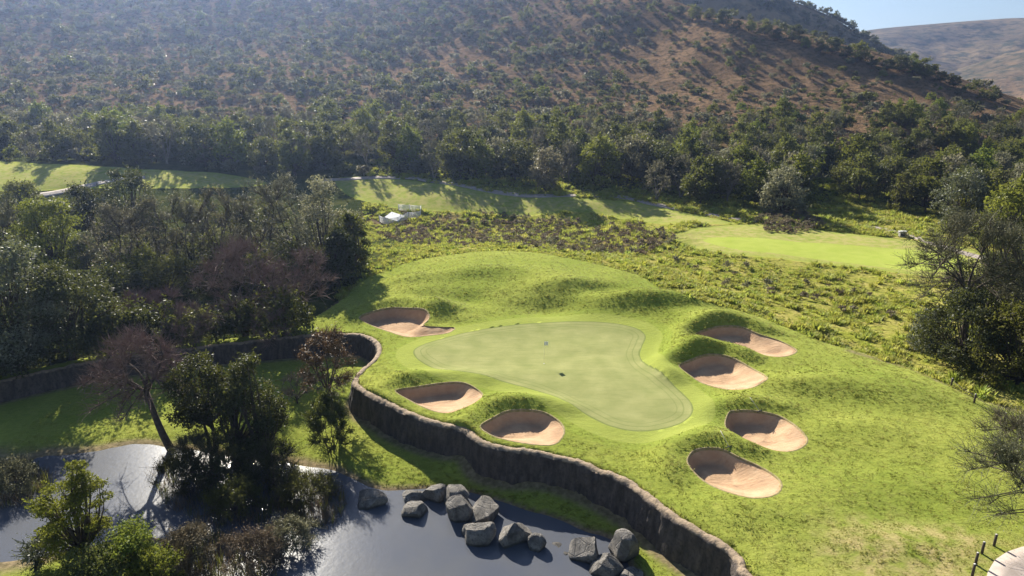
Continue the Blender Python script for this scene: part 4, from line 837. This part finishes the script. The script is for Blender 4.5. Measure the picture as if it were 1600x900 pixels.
for px, n in (([(590, 365), (640, 350), (760, 332), (900, 345), (1010, 350), (1060, 378), (1010, 398), (900, 396), (760, 385), (640, 385)], 520), ([(1175, 345), (1210, 330), (1260, 335), (1290, 355), (1250, 366), (1200, 362)], 160), ([(1050, 410), (1200, 415), (1350, 440), (1420, 500), (1300, 500), (1120, 450)], 28)):
    hp += scatter(px, n, .75, len(px))
hp = np.array(hp); instancer('heather_scrub', np.c_[hp, H(hp[:, 0], hp[:, 1])], g.uniform(.45, 1.35, len(hp)), g.uniform(0, 6, len(hp)), g.choice(3, len(hp), p=[.45, .3, .25]), HEATH, 'low brown and grey scrub in the rough hollow')
REED = [tuft(340 + k, 22, .75 + .2 * k, .6, .011) for k in range(3)]
for k, me in enumerate(REED): me.materials.append(LF[('straw', 'straw', 'olive')[k]])
for px, n, lab in (([(432, 742), (470, 740), (520, 760), (545, 800), (520, 835), (460, 840), (430, 800)], 200, 'olive and straw reeds standing in the glittering water'), ([(245, 728), (330, 712), (430, 720), (440, 780), (425, 830), (330, 830), (260, 800), (240, 760)], 300, 'shaded reeds below the pond-edge evergreens'),
                   ([(-60, 730), (30, 722), (75, 742), (80, 775), (40, 800), (-60, 810)], 200, 'pale dry reeds at the left edge of the pond'), ([(270, 850), (340, 838), (430, 860), (440, 900), (420, 940), (260, 940)], 240, 'brown reeds at the bottom edge of the pond')):
    q_ = np.array(scatter(px, n, .28, n)); instancer('reed_bed', np.c_[q_, np.maximum(H(q_[:, 0], q_[:, 1]), WATER_Z - .25)], g.uniform(.6, 1.25, len(q_)), g.uniform(0, 6, len(q_)), g.integers(0, 3, len(q_)), REED, lab)

# ------------------------------------------------------------------ boulders
ROCK, nt, p = mat('granite'); g_ = N(nt); p.inputs['Roughness'].default_value = .85
tc = g_.new('ShaderNodeTexCoord').outputs['Object']
c = g_.mix(g_.rng(g_.noise(1.5, 5, .6, tc), .35, .65), (.09, .083, .075), (.27, .245, .215)); c = g_.mix(g_.rng(g_.noise(7, 5, .7, tc), .52, .7), c, (.06, .058, .056)); g_.link(c, p.inputs['Base Color'])
wz = g_.new('ShaderNodeSeparateXYZ'); g_.link(g_.pos(), wz.inputs[0]); wl = g_.rng(g_.math('ADD', wz.outputs[2], g_.math('MULTIPLY', g_.noise(3, 3), .15)), WATER_Z + .30, WATER_Z + .18)
g_.link(g_.mix(g_.math('MULTIPLY', wl, .7), c, (.03, .028, .025)), p.inputs['Base Color'])
vo = g_.new('ShaderNodeTexVoronoi', feature='DISTANCE_TO_EDGE'); vo.inputs['Scale'].default_value = 1.1; g_.link(tc, vo.inputs['Vector']); crk = g_.rng(vo.outputs['Distance'], 0, .05)
g_.bump(g_.math('ADD', g_.math('MULTIPLY', crk, .5), g_.math('ADD', g_.noise(4, 6, .7, tc), g_.noise(14, 4, .7, tc))), .9, .12, p)
import bmesh
def boulder(seed, w, d, h):
    g = np.random.default_rng(seed); bm = bmesh.new(); bmesh.ops.create_icosphere(bm, subdivisions=4, radius=1); V = np.array([v.co for v in bm.verts])
    for k in range(11):
        nrm_ = g.normal(size=3); nrm_ /= np.linalg.norm(nrm_); off = g.uniform(.5, .84); e = V @ nrm_ - off; V = V - np.maximum(e, 0)[:, None] * nrm_
    V = V * (1 + .10 * (fbm(V[:, 0] * 2 + V[:, 2] * 1.5 + 9, V[:, 1] * 2 + 9, seed, 5) - .5)[:, None] * 2); V = V / np.abs(V).max(0) * [w / 2, d / 2, h / 2]
    for v, c_ in zip(bm.verts, V): v.co = c_
    me = bpy.data.meshes.new('boulder'); bm.to_mesh(me); bm.free(); me.polygons.foreach_set('use_smooth', np.ones(len(me.polygons), bool)); me.set_sharp_from_angle(angle=R(20)); return me
for k, (u, v, wpx, hpx, lab) in enumerate([(578, 786, 52, 30, 'flat-topped boulder standing alone at the left end of the row'), (648, 802, 40, 30, 'small boulder in the water, second from the left'), (645, 779, 42, 20, 'pale flat slab behind the second boulder'), (678, 776, 48, 38, 'boulder at the lawn edge with a bright top'),
      (711, 786, 48, 42, 'rounded boulder against the bank behind the pointed one'), (716, 808, 42, 52, 'dark pointed boulder leaning on the rounded one'), (759, 808, 52, 48, 'big dark rugged boulder in the middle of the row'), (747, 838, 54, 38, 'wedge-shaped boulder in front of the rugged one'),
      (803, 842, 56, 46, 'squat boulder with a bright flat top, alone in the water'), (838, 854, 30, 34, 'small pale-topped boulder right of the squat one'), (868, 856, 36, 8, 'brown slab barely breaking the water'), (885, 864, 14, 10, 'tiny white-topped stone at the end of the slab'),
      (918, 868, 54, 44, 'dark ridged boulder left of the large pale one'), (971, 872, 54, 58, 'large pale angular boulder at the right end of the row'), (947, 894, 46, 38, 'grey boulder at the bottom edge before the large pale one'), (990, 903, 40, 16, 'boulder cut by the bottom edge of the picture')]):
    q_ = PZ(u, v, WATER_Z); m_ = px_m(u, v); w, h = wpx * m_ * 1.1, hpx * m_ * 1.12
    o = add('boulder', boulder(400 + k, w, w * .85, max(h * 1.05, .35)), ROCK, label=lab, cat='boulder', group='boulders along the pond bank', loc=(q_[0], q_[1], max(gh(q_[0], q_[1]), WATER_Z - .25) + h * .22))
    o.rotation_euler = (0, 0, k * 1.3)

# ------------------------------------------------------------------ small course furniture
def flat(name, col, rough=.6, metal=0):
    m, nt, p = mat(name); g = N(nt); g.link(g.mix(g.rng(g.noise(6, 4), .3, .7), tuple(c * .85 for c in col), col), p.inputs['Base Color']); p.inputs['Roughness'].default_value = rough; p.inputs['Metallic'].default_value = metal; return m
WHITE, BLACK, WOOD, GREYW, CONC = flat('white paint', (.8, .8, .78)), flat('black flag cloth', (.03, .03, .035)), flat('dark timber', (.07, .05, .038), .85), flat('weathered handle', (.55, .52, .47)), flat('concrete', (.42, .39, .36), .9)
YEL = flat('pale pole', (.7, .66, .45), .4)
x, y = base(850, 568); fz = gh(x, y)
fs = thing('flagstick', 'thin flagstick with small white flag standing on the putting green', 'flagstick', (x, y, fz))
b = MB(); b.tube([(0, 0, -.1), (0, 0, 1.1), (0, 0, 2.2)], .009, 8); add('pole', b.mesh('pole'), YEL, fs)
gx_, gz_ = np.meshgrid(np.linspace(0, .5, 9), np.linspace(1.8, 2.18, 7)); fy = .05 * np.sin(gx_ * 12) * gx_ / .5 ; V = np.c_[gx_.ravel() * .85, fy.ravel(), gz_.ravel() - gx_.ravel() * .12]
ii = np.arange(63).reshape(7, 9); fm = mesh_np('flag', V, np.stack([ii[:-1, :-1], ii[:-1, 1:], ii[1:, 1:], ii[1:, :-1]], -1).reshape(-1, 4)); fo = add('flag', fm, WHITE, fs); sm = fo.modifiers.new('thick', 'SOLIDIFY'); sm.thickness = .006; fo.rotation_euler = (0, 0, .5)
b = MB(); th = np.linspace(0, 6.283, 17)[:-1]; b.tube([(0, 0, -.12), (0, 0, .012)], .055, 16); add('cup', b.mesh('cup'), WHITE, fs)
def rake(u, v, rz, lab):
    x, y = base(u, v); r_ = thing('bunker_rake', lab, 'rake', (x, y, gh(x, y)), rz, 'bunker rakes')
    b = MB(); b.tube([(0, 0, .05), (.5, 0, .45), (1.0, 0, .85)], .02, 6); add('handle', b.mesh('handle'), GREYW, r_)
    b = MB(); b.box((0, 0, .06), (.05, .6, .04)); [b.box((0, -.27 + .06 * k, .02), (.015, .015, .09)) for k in range(10)]; add('head', b.mesh('head', False), BLACK, r_)
rake(1187, 643, 2.2, 'rake stuck in the lip of the third bunker on the right'); rake(1139, 699, 2.0, 'rake beside the bunker nearest the camera')
posts = [(1486, 604, 'timber post at the earth edge, farthest of the rope fence'), (1522, 629, 'timber post of the rope fence, second from the far end'), (1569, 659, 'timber post of the rope fence near the right edge'), (1553, 853, 'timber post half hidden by acacia twigs near the paved path'), (1534, 865, 'short timber post beside the paved path end'), (1524, 882, 'timber post left of the paved path'), (1519, 900, 'timber post at the bottom edge left of the paved path')]
tops = []
for u, v, lab in posts:
    x, y = base(u, v); z = gh(x, y); t_ = thing('fence_post', lab, 'post', (x, y, z), 0, 'timber posts'); h = .75
    b = MB(); b.tube([(0, 0, -.2), (0, 0, h * .5), (.01, 0, h)], .075, 10); add('shaft', b.mesh('shaft'), WOOD, t_); b = MB(); b.tube([(.01, 0, h - .002), (.01, 0, h + .02)], [.066, .055], 10); add('cap', b.mesh('cap'), GREYW, t_); tops.append((x, y, z))
x, y = base(1640, 690); tops3 = tops[:3] + [(x, y, gh(x, y))]
b = MB(); P = []
for a, c_ in zip(tops3[:-1], tops3[1:]):
    for t in np.linspace(0, 1, 9)[:-1]: P.append(np.array(a) * (1 - t) + np.array(c_) * t + [0, 0, .62 - .5 * t * (1 - t)])
P = np.array(P); P[:, 2] = np.maximum(P[:, 2], H(P[:, 0], P[:, 1]) + .08); b.tube(P, .018, 6); add('rope', b.mesh('rope'), WOOD, label='dark rope strung low between the timber posts at the right', cat='rope')
# stone marker by the path
x, y = base(1409, 370); t_ = thing('tee_marker', 'small square stone tee marker beside the far cart path', 'marker', (x, y, gh(x, y)), .1)
b = MB(); b.box((0, 0, .42), (1.05, .5, .95)); add('block', b.mesh('block', False), CONC, t_); b = MB(); b.box((0, 0, .95), (1.25, .65, .12)); add('top_slab', b.mesh('top_slab', False), WHITE, t_); b = MB(); b.box((0, -.262, .45), (.8, .02, .6)); add('plaque', b.mesh('plaque', False), BLACK, t_)
# white mesh fence round the dug pit, with a white sheet
FP = [np.array(base(u, v)) for u, v in [(593, 347), (605, 352), (622, 349), (637, 342), (657, 340), (658, 331), (640, 330), (623, 329)]]
fc = np.mean(FP, 0); ft = thing('white_fence', 'white mesh safety fence zigzagging round the dug pit', 'fence', (fc[0], fc[1], gh(*fc)))
o3 = np.array([fc[0], fc[1], gh(*fc)])
for q_ in FP: b = MB(); zz = gh(*q_); b.tube([np.r_[q_, zz - .2] - o3, np.r_[q_, zz + 1.35] - o3], .07, 6); add('post', b.mesh('post'), WHITE, ft)
for a, c_ in zip(FP[:-1], FP[1:]):
    b = MB(); za, zc = gh(*a), gh(*c_)
    for f in np.linspace(.08, 1, 9): b.tube([np.r_[a, za + 1.25 * f] - o3, np.r_[c_, zc + 1.25 * f] - o3], .032, 4)
    for f in np.linspace(.05, .95, 12): q_ = a + (c_ - a) * f; z_ = za + (zc - za) * f; b.tube([np.r_[q_, z_ + .1] - o3, np.r_[q_, z_ + 1.27] - o3], .028, 4)
    add('mesh_panel', b.mesh('mesh_panel'), WHITE, ft)
x, y = base(617, 346); t_ = thing('white_board', 'white board propped at a slant inside the mesh fence', 'board', (x, y, gh(x, y)), -.35)
Rm = Matrix.Rotation(R(12), 3, 'X') @ Matrix.Rotation(R(14), 3, 'Y'); b = MB(); b.box((0, 0, 1.0), (3.0, 3.0, .06), Rm); add('sheet', b.mesh('sheet', False), WHITE, t_); b = MB(); [b.tube([(s * .9, .75, -.1), (s * .9, .75, 1.45)], .05, 6) for s in (-1, 1)]; add('prop', b.mesh('prop'), WOOD, t_)

# ------------------------------------------------------------------ air
HZ, nt, p = mat('haze'); nt.nodes.remove(p); pv = nt.nodes.new('ShaderNodeVolumePrincipled'); pv.inputs['Color'].default_value = (.42, .58, 1, 1); pv.inputs['Density'].default_value = .0002; pv.inputs['Anisotropy'].default_value = .7
nt.links.new(pv.outputs[0], nt.nodes['Material Output'].inputs['Volume'])
b = MB(); b.box((0, 1400, 120), (6400, 4400, 310)); add('haze', b.mesh('haze', False), HZ, kind='stuff', label='thin blue haze in the valley air')
